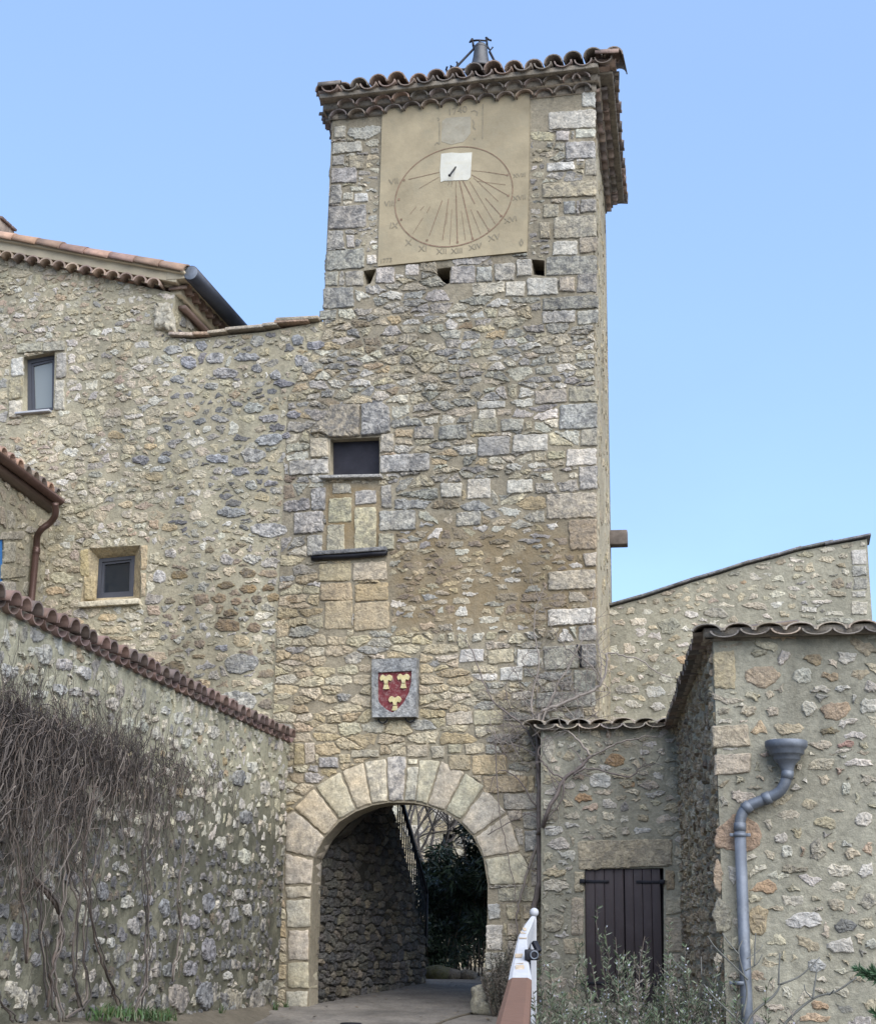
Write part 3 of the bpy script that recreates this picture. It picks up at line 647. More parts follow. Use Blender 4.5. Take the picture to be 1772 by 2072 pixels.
# arch ring and pier blocks with the soffit they turn into the passage
mb = MB(); rg = random.Random(5)
vc = [(.40, .36, .28, .5), (.43, .37, .26, .25), (.42, .35, .235, .3), (.41, .32, .19, .3), (.40, .365, .29, .7), (.34, .335, .32, 1.0), (.38, .36, .31, .8), (.43, .40, .31, .45), (.44, .40, .305, .3), (.44, .40, .30, .4), (.435, .395, .30, .25), (.43, .385, .29, .2), (.40, .37, .31, .35), (.45, .42, .34, .2)] + [(.42, .385, .30, .35)] * 6
for q, c in zip(vpoly, vc):
    cx = sum(p[0] for p in q) / len(q); cz = sum(p[1] for p in q) / len(q)
    q2 = [(cx + (p[0] - cx) * .992, cz + (p[1] - cz) * .992) for p in q]
    m3 = (.46, .425, .335); stone(mb, F, q2, rg, .018, shade(rg, tuple(.55 * a + .5 * b2 for a, b2 in zip(c[:3], m3)), c[3], .96, 1.04), ell=.05, jit=.004, rnd=.03, tilt=.1, sink=.3, warp=.007)
mb.build('arch_ring', MT['ashlar'], tower)
# inside of the arch, passage ceiling and walls
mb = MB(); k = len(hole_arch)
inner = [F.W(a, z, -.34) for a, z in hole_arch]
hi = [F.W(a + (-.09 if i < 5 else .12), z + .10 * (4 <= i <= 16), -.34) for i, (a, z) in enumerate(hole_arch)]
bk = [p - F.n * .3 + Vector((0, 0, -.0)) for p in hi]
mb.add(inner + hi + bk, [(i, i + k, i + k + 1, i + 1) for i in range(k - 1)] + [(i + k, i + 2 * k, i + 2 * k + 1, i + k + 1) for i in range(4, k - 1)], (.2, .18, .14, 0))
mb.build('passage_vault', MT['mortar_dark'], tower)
# body of the tower: side and back walls
SR = Plane(F.W(TW, 0), SB); TD = 3.3; SL = Plane(F.W(-.01, 0) + SB * TD, -SB)
mb = MB()
masonry(mb, SR, [(0, -.3), (TD, -.3), (TD, 11.32), (0, 11.32)], [], [], [dict(mask=lambda u, v: True, rows=(.12, .24), asp=(.9, 1.8), gap=.03, pal=lambda r, u, v: pick(r, (.7, (.40, .345, .235), .3), (.3, TAN, .3)), h=.009, shrink=(.7, 1), skip=.55, warp=.02)], 12, grid=.12, rough=.02)
mb.build('side_wall', [MT['plaster_side'], MT['stone_clean']], tower)
mb = MB()
masonry(mb, SL, [(0, 3.1), (TD, 3.1), (TD, 11.32), (0, 11.32)], [], [], [dict(mask=lambda u, v: True, rows=(.14, .26), asp=(1, 2), gap=.03, pal=lambda r, u, v: pick(r, (.5, GREY, .5), (.5, CREAM, .3)), h=.02)], 13, grid=.2)
mb.build('side_wall', [MT['mortar_tower'], MT['stone']], tower)
mb = MB(); a, b_ = F.W(-.01, 0) + SB * TD, F.W(TW, 0) + SB * TD
mid_ = (a + b_) / 2; box(mb, Vector((mid_.x, mid_.y, 7.1)), (b_ - a).normalized(), F.n, (0, 0, 1), (b_ - a).length / 2 - .01, .15, 4.1, (.3, .27, .2, 0))
fl = F.W(TW / 2, 3.1) + SB * 1.5; box(mb, fl, F.e, SB, (0, 0, 1), TW / 2 - .05, 1.2, .1, (.1, .09, .07, 0))
pr = F.W(2.62, 1.1) + SB * 1.75; box(mb, pr, F.e, SB, (0, 0, 1), .25, 1.15, 1.5, (.2, .18, .14, 0))
mb.build('back_wall', MT['mortar_tower'], tower)
# board closing the opening, near-black panels painting the shade inside the putlog holes
mb = MB(); cw = ccw(win_t); mb.add([F.W(*p, -.13) for p in cw] + [F.W(*p, -.17) for p in cw], [(0, 1, 2, 3), (7, 6, 5, 4)]); mb.build('window_board', MT['dark_board'], tower, smooth=False)
for q in putlogs:
    cx = sum(p[0] for p in q) / len(q); cz = sum(p[1] for p in q) / len(q); mb = MB()
    box(mb, F.W(cx, cz, -.36), F.e, F.n, (0, 0, 1), .17, .012, .19, (.02, .02, .02, 0)); mb.build('putlog_shade', MT['shade_black'], tower)
# sill of the opening, black beam under the blocked window, shutter hook, timber beam
mb = MB(); a, b_ = F.hit(*Z4(216, 490)), F.hit(*Z4(522, 484))
seg_box(mb, F.W(a[0], a[1], .0), F.W(b_[0], b_[1], .0), .2, .04, col=(.34, .33, .31, .5), bev=.008)
mb.build('window_sill', MT['stone_clean'], tower)
mb = MB(); a, b_ = F.hit(*Z4(170, 893)), F.hit(*Z4(546, 868))
tube(mb, [F.W(a[0] + (b_[0] - a[0]) * t, a[1] + (b_[1] - a[1]) * t + .006 * math.sin(t * 9), .05) for t in (0, .2, .4, .6, .8, 1)], .036, .034, 8, (.03, .03, .03, 0))
mb.build('iron_bar', MT['iron'], tower)
mb = MB()
seg_box(mb, F.W(a[0] + .02, a[1] + .05, .03), F.W(b_[0], b_[1] + .05, .03), .14, .05, col=(.2, .2, .2, .9), bev=.008)
mb.build('blocked_window_sill', MT['stone'], tower)
mb = MB()
for (p, q) in (((1498, 1325), (1508, 1375)), ((1506, 1355), (1518, 1442)), ((1518, 1330), (1514, 1442))):
    a, b_ = F.hit(*Z4(*p)), F.hit(*Z4(*q)); tube(mb, [F.W(*a, .05), F.W(*b_, .05)], .011, .011, 6, (.03, .03, .03, 0))
mb.build('wall_hook', MT['iron'], tower)
mb = MB(); zbm = min((z_ / 100 for z_ in range(400, 900)), key=lambda z_: abs(SR.px(TD - .15, z_)[1] - 1091)); p = SR.W(TD - .15, zbm); box(mb, p + SR.n * .10, SR.n, SB, (0, 0, 1), .145, .10, .105, (.12, .11, .10, 0), bev=.014)
mb.build('timber_beam', MT['oak'], tower)
# sundial
mb = MB(); pn = ccw(panel); k = len(pn)
vs_ = [F.W(a, z, -.01) for a, z in pn] + [F.W(a, z, .028) for a, z in pn]
mb.add(vs_, [tuple(k + i for i in range(k))] + [(i, (i + 1) % k, k + (i + 1) % k, k + i) for i in range(k)])
dial = mb.build('sundial', MT['plaster_dial'], tower, smooth=False); dial['label'] = 'square ochre plaster sundial panel with an oval hour ring'
def flat_poly(mb, pts2, d, th=.004):
    q = ccw(pts2); k = len(q); vs_ = [F.W(a, z, d) for a, z in q] + [F.W(a, z, d - th) for a, z in q]
    mb.add(vs_, [tuple(range(k))] + [(i + k, (i + 1) % k + k, (i + 1) % k, i) for i in range(k)])
mb = MB(); flat_poly(mb, [F.hit(*Z1(*p)) for p in ((750, 620), (800, 614), (845, 617), (900, 613), (896, 690), (893, 735), (880, 748), (820, 750), (765, 752), (748, 758), (744, 700), (747, 660))], .034)
mb.build('white_plaster_patch', MT['plaster_white'], dial, smooth=False)
mb = MB(); flat_poly(mb, [F.hit(*Z1(*p)) for p in ((755, 460), (775, 445), (830, 440), (895, 438), (893, 520), (860, 560), (800, 575), (750, 560))], .0310)
mb.build('faded_plaster_patch', MT['plaster_pale'], dial, smooth=False)
mb = MB(); rg = random.Random(8)
def strip(mb, pts, w, d=.0325):
    for i in range(len(pts) - 1):
        (a, z), (a2, z2) = pts[i], pts[i + 1]; dx, dz = a2 - a, z2 - z; ln = math.hypot(dx, dz) + 1e-9; nx, nz_ = -dz / ln * w / 2, dx / ln * w / 2
        mb.add([F.W(a + nx, z + nz_, d), F.W(a - nx, z - nz_, d), F.W(a2 - nx, z2 - nz_, d), F.W(a2 + nx, z2 + nz_, d)], [(0, 1, 2, 3)])
ring = [F.hit(*ZE(847 + 640 * math.cos(t) - 12 * math.sin(t), 1140 - 75 * math.cos(t) + 540 * math.sin(t))) for t in [2 * math.pi * i / 72 for i in range(73)]]
strip(mb, ring, .013); strip(mb, ring[5:42], .016, .0328)
for p, q in (((690, 872), (355, 950)), ((685, 925), (470, 1050)), ((440, 1245), (370, 1330)), ((590, 1245), (555, 1310)), ((525, 1240), (480, 1290)), ((510, 1370), (400, 1545)), ((720, 1180), (580, 1565)), ((800, 975), (785, 1015)), ((830, 970), (820, 1030)),
             ((790, 1160), (725, 1610)), ((780, 1310), (765, 1440)), ((825, 1275), (803, 1660)), ((868, 965), (872, 1040)), ((872, 1130), (886, 1640)), ((868, 1040), (872, 1130)), ((905, 955), (1052, 1600)), ((930, 1290), (972, 1610)), ((945, 965), (1075, 1215)), ((1030, 1275), (1140, 1550)), ((1100, 1290), (1225, 1500)),
             ((1020, 970), (1300, 1440)), ((1190, 1155), (1365, 1350)), ((1040, 900), (1435, 1125)), ((1060, 930), (1330, 1190)), ((1040, 855), (1210, 870)), ((1210, 870), (1430, 905)), ((1100, 970), (1410, 1010))):
    a, b_ = F.hit(*ZE(*p)), F.hit(*ZE(*q)); wl = .012 if p[0] in (905, 872, 945) else (.008 if q[0] in (1365, 1225, 580, 355, 1430, 1435, 725) else .005); strip(mb, [a, b_], wl)
for p in ((305, 958), (250, 1168), (275, 1388), (555, 1612), (1052, 1595), (1228, 1500), (1362, 1348), (1438, 1128), (1430, 903), (886, 1635)):
    c = F.hit(*ZE(*p)); strip(mb, [(c[0] - .014, c[1]), (c[0] + .014, c[1])], .028, .0330)
mb.build('hour_lines', MT['paint_dial'], dial, smooth=False)
mb = MB()
def text_on(mb, body, cx, cy, size, ang=0., d=.0325):
    cu = bpy.data.curves.new('letters', 'FONT'); cu.body = body; cu.size = size; cu.align_x = 'CENTER'; cu.align_y = 'CENTER'; cu.extrude = .001; cu.resolution_u = 3
    o = bpy.data.objects.new('letters', cu); C.objects.link(o); dg = bpy.context.evaluated_depsgraph_get()
    me = o.evaluated_get(dg).to_mesh(); ca, sa = math.cos(ang), math.sin(ang); p0 = F.hit(cx, cy)
    mb.add([F.W(p0[0] + v.co.x * ca - v.co.y * sa, p0[1] + v.co.x * sa + v.co.y * ca, d + v.co.z) for v in me.vertices], [tuple(f.vertices) for f in me.polygons])
    bpy.data.objects.remove(o); bpy.data.curves.remove(cu)
for t, x, y, s_, a in (('VII', 195, 975, .12, .1), ('VIII', 150, 1215, .11, 0), ('IX', 195, 1455, .12, -.1), ('X', 355, 1640, .125, 0), ('XI', 510, 1705, .12, 0), ('XII', 715, 1735, .115, 0), ('XIII', 880, 1730, .105, 0),
                       ('XIV', 1080, 1685, .11, .12), ('XV', 1285, 1585, .12, .15), ('XVI', 1465, 1390, .11, .15), ('XVII', 1560, 1150, .095, .03), ('XVIII', 1560, 908, .08, .03), ('1740', 885, 205, .135, .08), ('1773', 110, 1835, .085, .05)):
    text_on(mb, t, *ZE(x, y), s_, a)
for ln in (((1163, 130), (1160, 510)), ((690, 330), (690, 560)), ((640, 575), (665, 545), (690, 570)), ((1030, 215), (1070, 200), (1105, 220), (1095, 260)), ((1050, 300), (1070, 340), (1055, 380), (1085, 410)), ((1065, 500), (1080, 515)), ((670, 275), (690, 300), (672, 315)),
           ((1580, 1600), (1560, 1640), (1580, 1675), (1600, 1640), (1580, 1600))):
    strip(mb, [F.hit(*ZE(*p)) for p in ln], .014)
mb.build('dial_lettering', MT['paint_letter'], dial, smooth=False)
mb = MB(); a, b_ = F.hit(*ZE(868, 815)), F.hit(*ZE(795, 895), .12)
tube(mb, [F.W(*a, .03), F.W(*b_, .12)], .011, .011, 7, (.04, .04, .04, 0)); lathe(mb, F.W(*b_, .12), [(.001, .02), (.016, .012), (.02, 0), (.016, -.012), (.001, -.02)], sides=10, col=(.03, .03, .03, 0))
mb.build('gnomon', MT['iron'], dial)

# ---- tiled cornice and roof
TOLD = [(.18, .132, .105), (.15, .118, .097), (.125, .105, .09), (.20, .14, .105), (.165, .13, .108), (.13, .11, .097)]
TNEW = [(.29, .185, .135), (.33, .215, .155), (.24, .155, .12), (.27, .18, .14)]
def tcol(rng, L_): return shade(rng, rng.choice(L_), 0, .8, 1.2)
def cornice(mbt, mbm, pl, s0, s1, z0, rows, pitch, rng, cols, side_ext=0., dz=0.0):
    """projecting rows of half tiles bedded in mortar; rows: (z, projection, radius)"""
    L_ = s1 - s0; n_ = max(1, round(L_ / pitch)); pt = L_ / n_
    for ri, (z, pr, r) in enumerate(rows):
        for i in range(n_):
            sc = s0 + (i + .5) * pt + (pt / 2 if ri % 2 else 0)
            if ri % 2 and i == n_ - 1: sc -= pt * .5
            zz = z0 + z + dz * (sc - s0) + rng.gauss(0, .004)
            half_tile(mbt, pl.W(sc, zz, pr + rng.gauss(0, .006)), -pl.n, pl.e, Vector((0, 0, 1)), pr + .05, r, r * .95, True, .016, 7, .8, tcol(rng, cols))
        # bedding in and between the tiles, set back from their ends
        a, b_ = pl.W(s0 - pr * side_ext * .4, z0 + z + r * .42, pr / 2 - .08), pl.W(s1 + pr * side_ext * .4, z0 + z + r * .42 + dz * L_, pr / 2 - .08)
        seg_box(mbm, a, b_, pr + .01, r * .95, col=(.25, .22, .17, 0))
def eave_tiles(mbt, pl, s0, s1, z0, out, pitch, rng, cols, length=.9, slope=.24, r=.105, ws=1.0):
    L_ = s1 - s0; n_ = round(L_ / pitch); pt = L_ / n_; ax = (-pl.n + Vector((0, 0, slope))).normalized(); upx = pl.e.cross(-ax).normalized()
    if upx.z < 0: upx = -upx
    for i in range(n_ + 1):
        s_ = s0 + i * pt; z = z0 + rng.gauss(0, .006)
        if i < n_: half_tile(mbt, pl.W(s_ + pt / 2, z + .045, out + rng.gauss(0, .018)), ax, pl.e, upx, length, r, r * .9, False, .016, 8, .75, tcol(rng, cols))
        half_tile(mbt, pl.W(s_ + rng.gauss(0, .008), z + .045 + rng.gauss(0, .006), out - .03 + rng.gauss(0, .032)), ax, pl.e, upx, length, r * 1.08, r * .95, True, .016, 8, .95, tcol(rng, cols))
rg = random.Random(21); mbt, mbm, mbr = MB(), MB(), MB()
rows = [(-.02, .10, .12), (.085, .19, .12)]
for pl, s0, s1 in ((F, -.02, TW + .02), (SR, 0, TD), (SL, 0, TD)):
    cornice(mbt, mbm, pl, s0, s1, 11.28, rows, .25, rg, TOLD, 1.0)
    ov = {F: .30, SR: .32, SL: .12}[pl]; x0, x1 = (-.06, .30) if pl is F else (-.25, .25)
    seg_box(mbm, pl.W(s0 - .1, 11.485, ov / 2 - .06), pl.W(s1 + .1, 11.485, ov / 2 - .06), ov + .04, .07, col=(.3, .28, .22, 0), bev=.012)
    eave_tiles(mbr, pl, s0 + x0, s1 + x1, 11.525, ov + .02, .258, rg, TOLD, r=.115, length=.7 if pl is F else .3, slope=.2 if pl is F else .08)
crn = mbm.build('cornice', MT['cornice_mortar'], tower); mbt.build('cornice_tiles', MT['tile_old'], crn)
# hipped roof slab and ridge cap
e0 = [F.W(-.1, 11.54, .2), F.W(TW + .26, 11.54, .2), F.W(TW + .26, 11.54, .0) + SB * (TD + .2), F.W(-.1, 11.54, .0) + SB * (TD + .2)]
apex = F.W(TW / 2, 11.9) + SB * 1.5
mbr.add(e0 + [apex] + [p - Vector((0, 0, .06)) for p in e0], [(0, 1, 4), (1, 2, 4), (2, 3, 4), (3, 0, 4), (8, 7, 6, 5), (0, 5, 6, 1), (1, 6, 7, 2), (2, 7, 8, 3), (3, 8, 5, 0)], (.14, .1, .08, 0))
mbr.build('roof', MT['tile_old'], tower)

# ---- bell on the roof
YB = apex.y + .1
def AB(x, y): return at_y(*ZB(x, y), YB)
bc = AB(1010, 330); bb_ = AB(1010, 900)
bell = thing('roof_bell', 'grey conical bell held in an iron frame on the roof ridge', 'bell', (bc.x, bc.y, apex.z - .35))
mb = MB(); H = bc.z - apex.z + .05
lathe(mb, Vector((bc.x, bc.y, bc.z)), [(.001, .02), (.07, .015), (.092, -.02), (.10, -.1), (.112, -.2), (.132, -.3), (.16, -.36), (.165, -.39), (.15, -.4), (.1, -.36)], sides=22, col=(.15, .15, .15, 0))
lathe(mb, Vector((bc.x, bc.y, bc.z)), [(.094, -.015), (.102, -.03), (.097, -.05)], sides=22, col=(.15, .15, .15, 0)); mb.build('bell_body', MT['bell'], bell)
mb = MB()
for L_ in (((870, 345), (862, 280), (848, 195)), ((850, 200), (800, 270), (830, 250)), ((880, 400), (870, 345)), ((1130, 345), (1125, 240), (1108, 170)), ((1108, 175), (1160, 215), (1215, 235)), ((870, 345), (1130, 345)), ((850, 238), (960, 228), (1110, 238)), ((990, 235), (990, 330)), ((1130, 345), (1190, 420), (1240, 360))):
    tube(mb, [AB(*p) for p in L_], .017, .014, 6, (.03, .03, .03, 0))
mb.build('bell_frame', MT['iron'], bell)
for L_ in (((870, 400), (540, 745), (470, 830)), ((1175, 440), (1300, 680), (1360, 800))):
    mb = MB(); tube(mb, [AB(*p) for p in L_], .018, .018, 6, (.03, .03, .03, 0)); mb.build('strut', MT['iron'], bell)
mb = MB(); tube(mb, [Vector((bc.x, bc.y, bc.z - .35)), Vector((bc.x, bc.y, apex.z - .35))], .05, .05, 8, (.05, .05, .05, 0))
for L_ in (((560, 760), (565, 660), (545, 640)), ((440, 790), (440, 710), (480, 740)), ((350, 800), (365, 735), (385, 740)), ((150, 880), (160, 820))): tube(mb, [AB(*p) for p in L_] + [], .016, .012, 6, (.03, .03, .03, 0))
q = AB(350, 830); q2 = AB(560, 800); tube(mb, [q, q2, AB(900, 760)], .02, .02, 6, (.03, .03, .03, 0))
mb.build('bell_mount', MT['iron'], bell)

# ---- coat of arms
crest = thing('crest_plaque', 'grey stone plaque with a red shield bearing three gold flowers above the arch', 'plaque', F.W(*F.hit(*ZC(800, 1800)), .0))
PC = .13
def fc(x, y, d=PC): return F.hit(*ZC(x, y), d)
q = [fc(*p) for p in ((232, 1765), (1320, 1752), (1335, 290), (225, 325))]; mb = MB()
sh = [fc(*p) for p in ((375, 655), (1215, 610), (1200, 900), (1150, 1150), (1020, 1400), (860, 1570), (740, 1650), (600, 1580), (450, 1460), (390, 1380), (372, 1280), (372, 900))]
def frame_face(mb, outer, inner, d, dep, col):
    o2, i2 = ccw(outer), ccw(inner); pts = [Vector(p) for p in o2 + i2]; ed = [(i, (i + 1) % len(o2)) for i in range(len(o2))] + [(len(o2) + i, len(o2) + (i + 1) % len(i2)) for i in range(len(i2))]
    vv, _, ff, *_ = delaunay_2d_cdt(pts, ed, [], 0, 1e-6); fs = []
    for f in ff:
        c = np.array([[sum(vv[i][k] for i in f) / 3 for k in (0, 1)]])
        if inside(o2, c)[0] and not inside(i2, c)[0]:
            a, b_, c_ = (vv[i] for i in f[:3]); cr = (b_[0] - a[0]) * (c_[1] - a[1]) - (b_[1] - a[1]) * (c_[0] - a[0]); fs.append(tuple(f) if cr > 0 else tuple(f)[::-1])
    mb.add([F.W(p[0], p[1], d) for p in vv], fs, col); k = len(i2)
    mb.add([F.W(*p, d) for p in i2] + [F.W(*p, d - dep) for p in i2], [(i, i + k, (i + 1) % k + k, (i + 1) % k) for i in range(k)], col)
    k = len(o2); mb.add([F.W(*p, d) for p in o2] + [F.W(*p, .0) for p in o2], [((i + 1) % k, (i + 1) % k + k, i + k, i) for i in range(k)], col)
frame_face(mb, q, sh, PC, .03, (.33, .335, .33, .75)); mb.build('plaque_body', MT['stone'], crest, smooth=False)
mb = MB(); s2 = ccw(sh); mb.add([F.W(*p, PC - .028) for p in s2], [tuple(range(len(s2)))]); mb.build('shield_field', MT['shield_red'], crest, smooth=False)
for cx, cy in ((572, 890), (1003, 868), (790, 1420)):
    mb = MB()
    pet = [(0, -140), (40, -165), (80, -190), (130, -165), (165, -100), (150, -50), (115, -20), (90, -50), (60, -35), (45, 10), (40, 50)]
    out = [(cx + x, cy + y) for x, y in pet] + [(cx - x, cy + y) for x, y in pet[::-1][:-1]]
    foot = [(cx - 48, cy + 58), (cx + 48, cy + 58), (cx + 58, cy + 110), (cx + 78, cy + 172), (cx, cy + 182), (cx - 78, cy + 172), (cx - 58, cy + 110)]
    for poly in (out, foot):
        pp = ccw([fc(*p) for p in poly]); k = len(pp); ccx = sum(p[0] for p in pp) / k; ccz = sum(p[1] for p in pp) / k
        v3 = [F.W(*p, PC - .03) for p in pp] + [F.W(ccx + (p[0] - ccx) * .93, ccz + (p[1] - ccz) * .93, PC - .008) for p in pp] + [F.W(ccx, ccz, PC - .004)]
        tri = delaunay_2d_cdt([Vector(p) for p in pp], [(i, (i + 1) % k) for i in range(k)], [list(range(k))], 1, 1e-7)
        fs = [tuple(f) for f in tri[2]]
        mb.add([F.W(p[0] * .94 + ccx * .06, p[1] * .94 + ccz * .06, PC - .006) for p in tri[0]], fs)
        mb.add(v3[:2 * k], [(i, (i + 1) % k, (i + 1) % k + k, i + k) for i in range(k)])
    mb.build('gold_flower', MT['gold'], crest, smooth=False)
for x, y in ((500, 1850), (1180, 1830)):
    mb = MB(); c = fc(x, y, .06); tube(mb, [F.W(c[0] + .055 * math.cos(t), c[1] + .02 + .05 * math.sin(t), .06) for t in [math.pi + math.pi * i / 8 for i in range(9)]], .009, .009, 6, (.2, .2, .2, 0)); mb.build('hanging_ring', MT['iron'], crest)

# ================================================================== the house left of the tower
house = thing('stone_house', 'large rubble stone house with two small grey windows joined to the gate tower', 'house', F.W(-2.5, 0, -1))
sc_ = F.hit(352, 640)[0]
gable = [F.hit(*Z2(x, y)) for x, y in ((-700, 150), (0, 285), (450, 380), (900, 470))]
gl = (gable[2][1] - gable[1][1]) / (gable[2][0] - gable[1][0])              # gable rake
zc = gable[3][1] + gl * (sc_ - gable[3][0])
link = [F.hit(*Z2(x, y)) for x, y in ((960, 715), (1060, 722), (1240, 700), (1440, 682), (1700, 655))]
S0 = -6.6
house_out = [(S0, -.3), (-.45, -.3), (-.45, 7.35), (-.02, 8.2), (-.02, 8.36)] + [(a, z - .03) for a, z in link[::-1][1:]] + [(sc_, link[0][1] - .03), (sc_, zc), (S0, zc + gl * (S0 - sc_))]
w1 = [F.hit(*p) for p in ((48, 835), (108, 830), (111, 711), (48, 722))]
w2 = [F.hit(*Z3(*p)) for p in ((440, 1005), (765, 985), (765, 692), (487, 710))]
DL = [(940, 795, 130, 60), (1100, 770, 80, 60), (1030, 860, 110, 85), (1170, 835, 110, 80), (1340, 830, 150, 60), (1230, 920, 175, 70), (970, 955, 95, 50), (1405, 745, 100, 75), (1400, 895, 80, 55), (1540, 975, 130, 55), (1500, 930, 80, 60), (1380, 1110, 140, 70), (1465, 1165, 130, 60), (1600, 1145, 100, 50), (1465, 1280, 172, 75), (1185, 1385, 140, 60), (1380, 1365, 150, 95), (770, 1390, 110, 60), (895, 1390, 100, 50), (1150, 990, 90, 50), (1680, 890, 90, 80), (1620, 740, 80, 70), (1720, 770, 120, 50), (1640, 850, 90, 70), (1290, 1085, 80, 40), (1560, 1260, 60, 40)]
DL3 = [(1310, 290, 120, 50), (1465, 610, 225, 95), (1255, 515, 200, 65), (980, 450, 60, 60), (1185, 285, 60, 50), (1370, 365, 80, 60), (1480, 355, 90, 40), (930, 735, 80, 70), (1235, 770, 80, 75), (1375, 770, 120, 65), (870, 860, 80, 80), (1210, 1250, 90, 45), (1310, 1340, 225, 125), (1290, 1545, 262, 138), (1300, 1215, 0, 0)]
BL3 = [(980, 855, 110, 55), (1350, 840, 100, 60), (1230, 910, 120, 50), (1350, 930, 110, 60), (1460, 925, 80, 50), (1555, 910, 80, 50), (1190, 980, 100, 60), (1290, 1000, 80, 50), (1400, 990, 70, 60), (1490, 975, 80, 50), (1250, 1060, 95, 45), (1360, 1060, 70, 40), (1240, 1130, 165, 85), (1380, 1140, 90, 60), (945, 1365, 160, 90), (1080, 1295, 90, 30), (1100, 1445, 80, 45), (1590, 985, 80, 60), (1550, 1080, 90, 50)]
CL3 = [(1540, 1125, 100, 70), (1310, 1215, 110, 80), (620, 1155, 205, 50), (580, 1085, 140, 50), (720, 1080, 110, 50), (340, 790, 140, 60), (340, 870, 140, 70), (305, 940, 120, 55), (400, 1110, 120, 55), (660, 1200, 150, 30), (680, 470, 90, 50), (765, 540, 105, 75), (925, 595, 110, 45), (840, 320, 120, 60), (700, 170, 100, 60), (820, 155, 90, 45), (630, 90, 110, 50), (1295, 1445, 100, 45), (1395, 1440, 90, 35), (1545, 1515, 110, 40), (1430, 430, 100, 50), (1230, 705, 0, 0), (800, 1255, 120, 30), (1100, 1450, 90, 60)]
fixed = []; rg = random.Random(31)
for L_, f, cols, h in ((DL, Z2, [(.34, .335, .33, 1), (.28, .275, .275, 1), (.42, .41, .38, 1)], .035), (DL3, Z3, [(.40, .39, .36, 1), (.44, .425, .39, .9), (.32, .315, .31, 1)], .035), (BL3, Z3, [(.22, .165, .1, .6), (.26, .2, .125, .5), (.19, .15, .10, .7)], .03), (CL3, Z3, [(.43, .36, .24, .15), (.42, .34, .225, .2), (.47, .42, .32, .2)], .026)):
    for x, y, w, hh in L_:
        if w == 0: continue
        c = rg.choice(cols); fixed.append((ell(F, f, x, y, w, hh, 9, rg), shade(rg, c[:3], c[3]), h * .6, .12))
fixed += rects(Z2, [(95, 758, 240, 806, (.41, .385, .31, .5)), (236, 748, 356, 800, (.41, .385, .31, .6)), (62, 832, 128, 936, wq), (48, 944, 126, 1058, (.4, .35, .25, .7)), (52, 1068, 124, 1168, wq), (308, 806, 362, 945, (.42, .40, .34, .6)), (300, 954, 354, 1124, (.45, .43, .37, .6))], wq, .03, sl=-.1)
fixed += rects(Z3, [(440, 712, 484, 862, (.42, .34, .21, .2)), (458, 866, 520, 990, (.42, .34, .21, .2)), (770, 690, 800, 830, (.41, .34, .22, .3)), (770, 836, 796, 975, (.42, .35, .23, .3))], tq, .02, sl=-.1)
def pal_left(rng, u, v):
    if v > 1090 and u > 340: return pick(rng, (.35, CREAM, .3), (.3, BROWN, .5), (.25, GREY, .8), (.1, WHITE, .3))
    if u > 330: return pick(rng, (.45, CREAM, .4), (.15, WHITE, .45), (.25, GREY, .9), (.12, DARK, 1), (.06, OCHRE, .3))
    return pick(rng, (.65, (.44, .395, .295), .2), (.2, WHITE, .25), (.1, PINK, .2), (.07, GREY, .6))
zl = [dict(mask=lambda u, v: u < 330, rows=(.08, .16), asp=(.8, 2.2), gap=.014, drop=.05, pal=pal_left, h=.015, shrink=(.8, 1.06), chip=.5, skip=.05, jit=.008, amin=.0005, warp=.024),
      dict(mask=lambda u, v: u >= 330, rows=(.075, .16), asp=(.8, 2.3), gap=.02, drop=.05, pal=pal_left, h=.015, shrink=(.66, .98), chip=.5, skip=.06, jit=.008, amin=.0005, warp=.028)]
mb = MB(); masonry(mb, F, house_out, [w1, w2], fixed, zl, 41, grid=.09, reveal=.16, rough=.012)
mb.build('front_wall', [MT['mortar_left'], MT['stone_clean']], house)
BK = -F.n
HS = Plane(F.W(sc_, 0), BK)
mb = MB(); masonry(mb, HS, [(0, 5), (4.4, 5), (4.4, zc), (0, zc)], [], [], [dict(mask=lambda u, v: True, rows=(.1, .2), asp=(.9, 2), gap=.035, pal=pal_left, h=.02, shrink=(.7, .95), skip=.1)], 42, grid=.15)
box(mb, F.W((S0 + sc_) / 2, 3.6) + BK * 4.4, F.e, F.n, (0, 0, 1), (sc_ - S0) / 2, .1, 4.2, (.3, .27, .2, 0))
for a in (-.12, S0 + .1): box(mb, F.W(a, 3.9) + BK * (.75 if a > -1 else 2.3), BK, F.e, (0, 0, 1), .55 if a > -1 else 2.1, .06, 4.2, (.3, .27, .2, 0))
box(mb, F.W(-1.2, 8.15) + BK * .75, BK, F.e, (0, 0, 1), .6, 1.1, .06, (.25, .2, .16, 0))  # unseen box behind the link wall, added to block light into the passage
box(mb, F.W(-1.2, 4.0) + BK * 1.3, BK, F.e, (0, 0, 1), .06, 1.0, 4.0, (.25, .2, .16, 0))
mb.build('side_wall', [MT['mortar_left'], MT['stone_clean']], house)
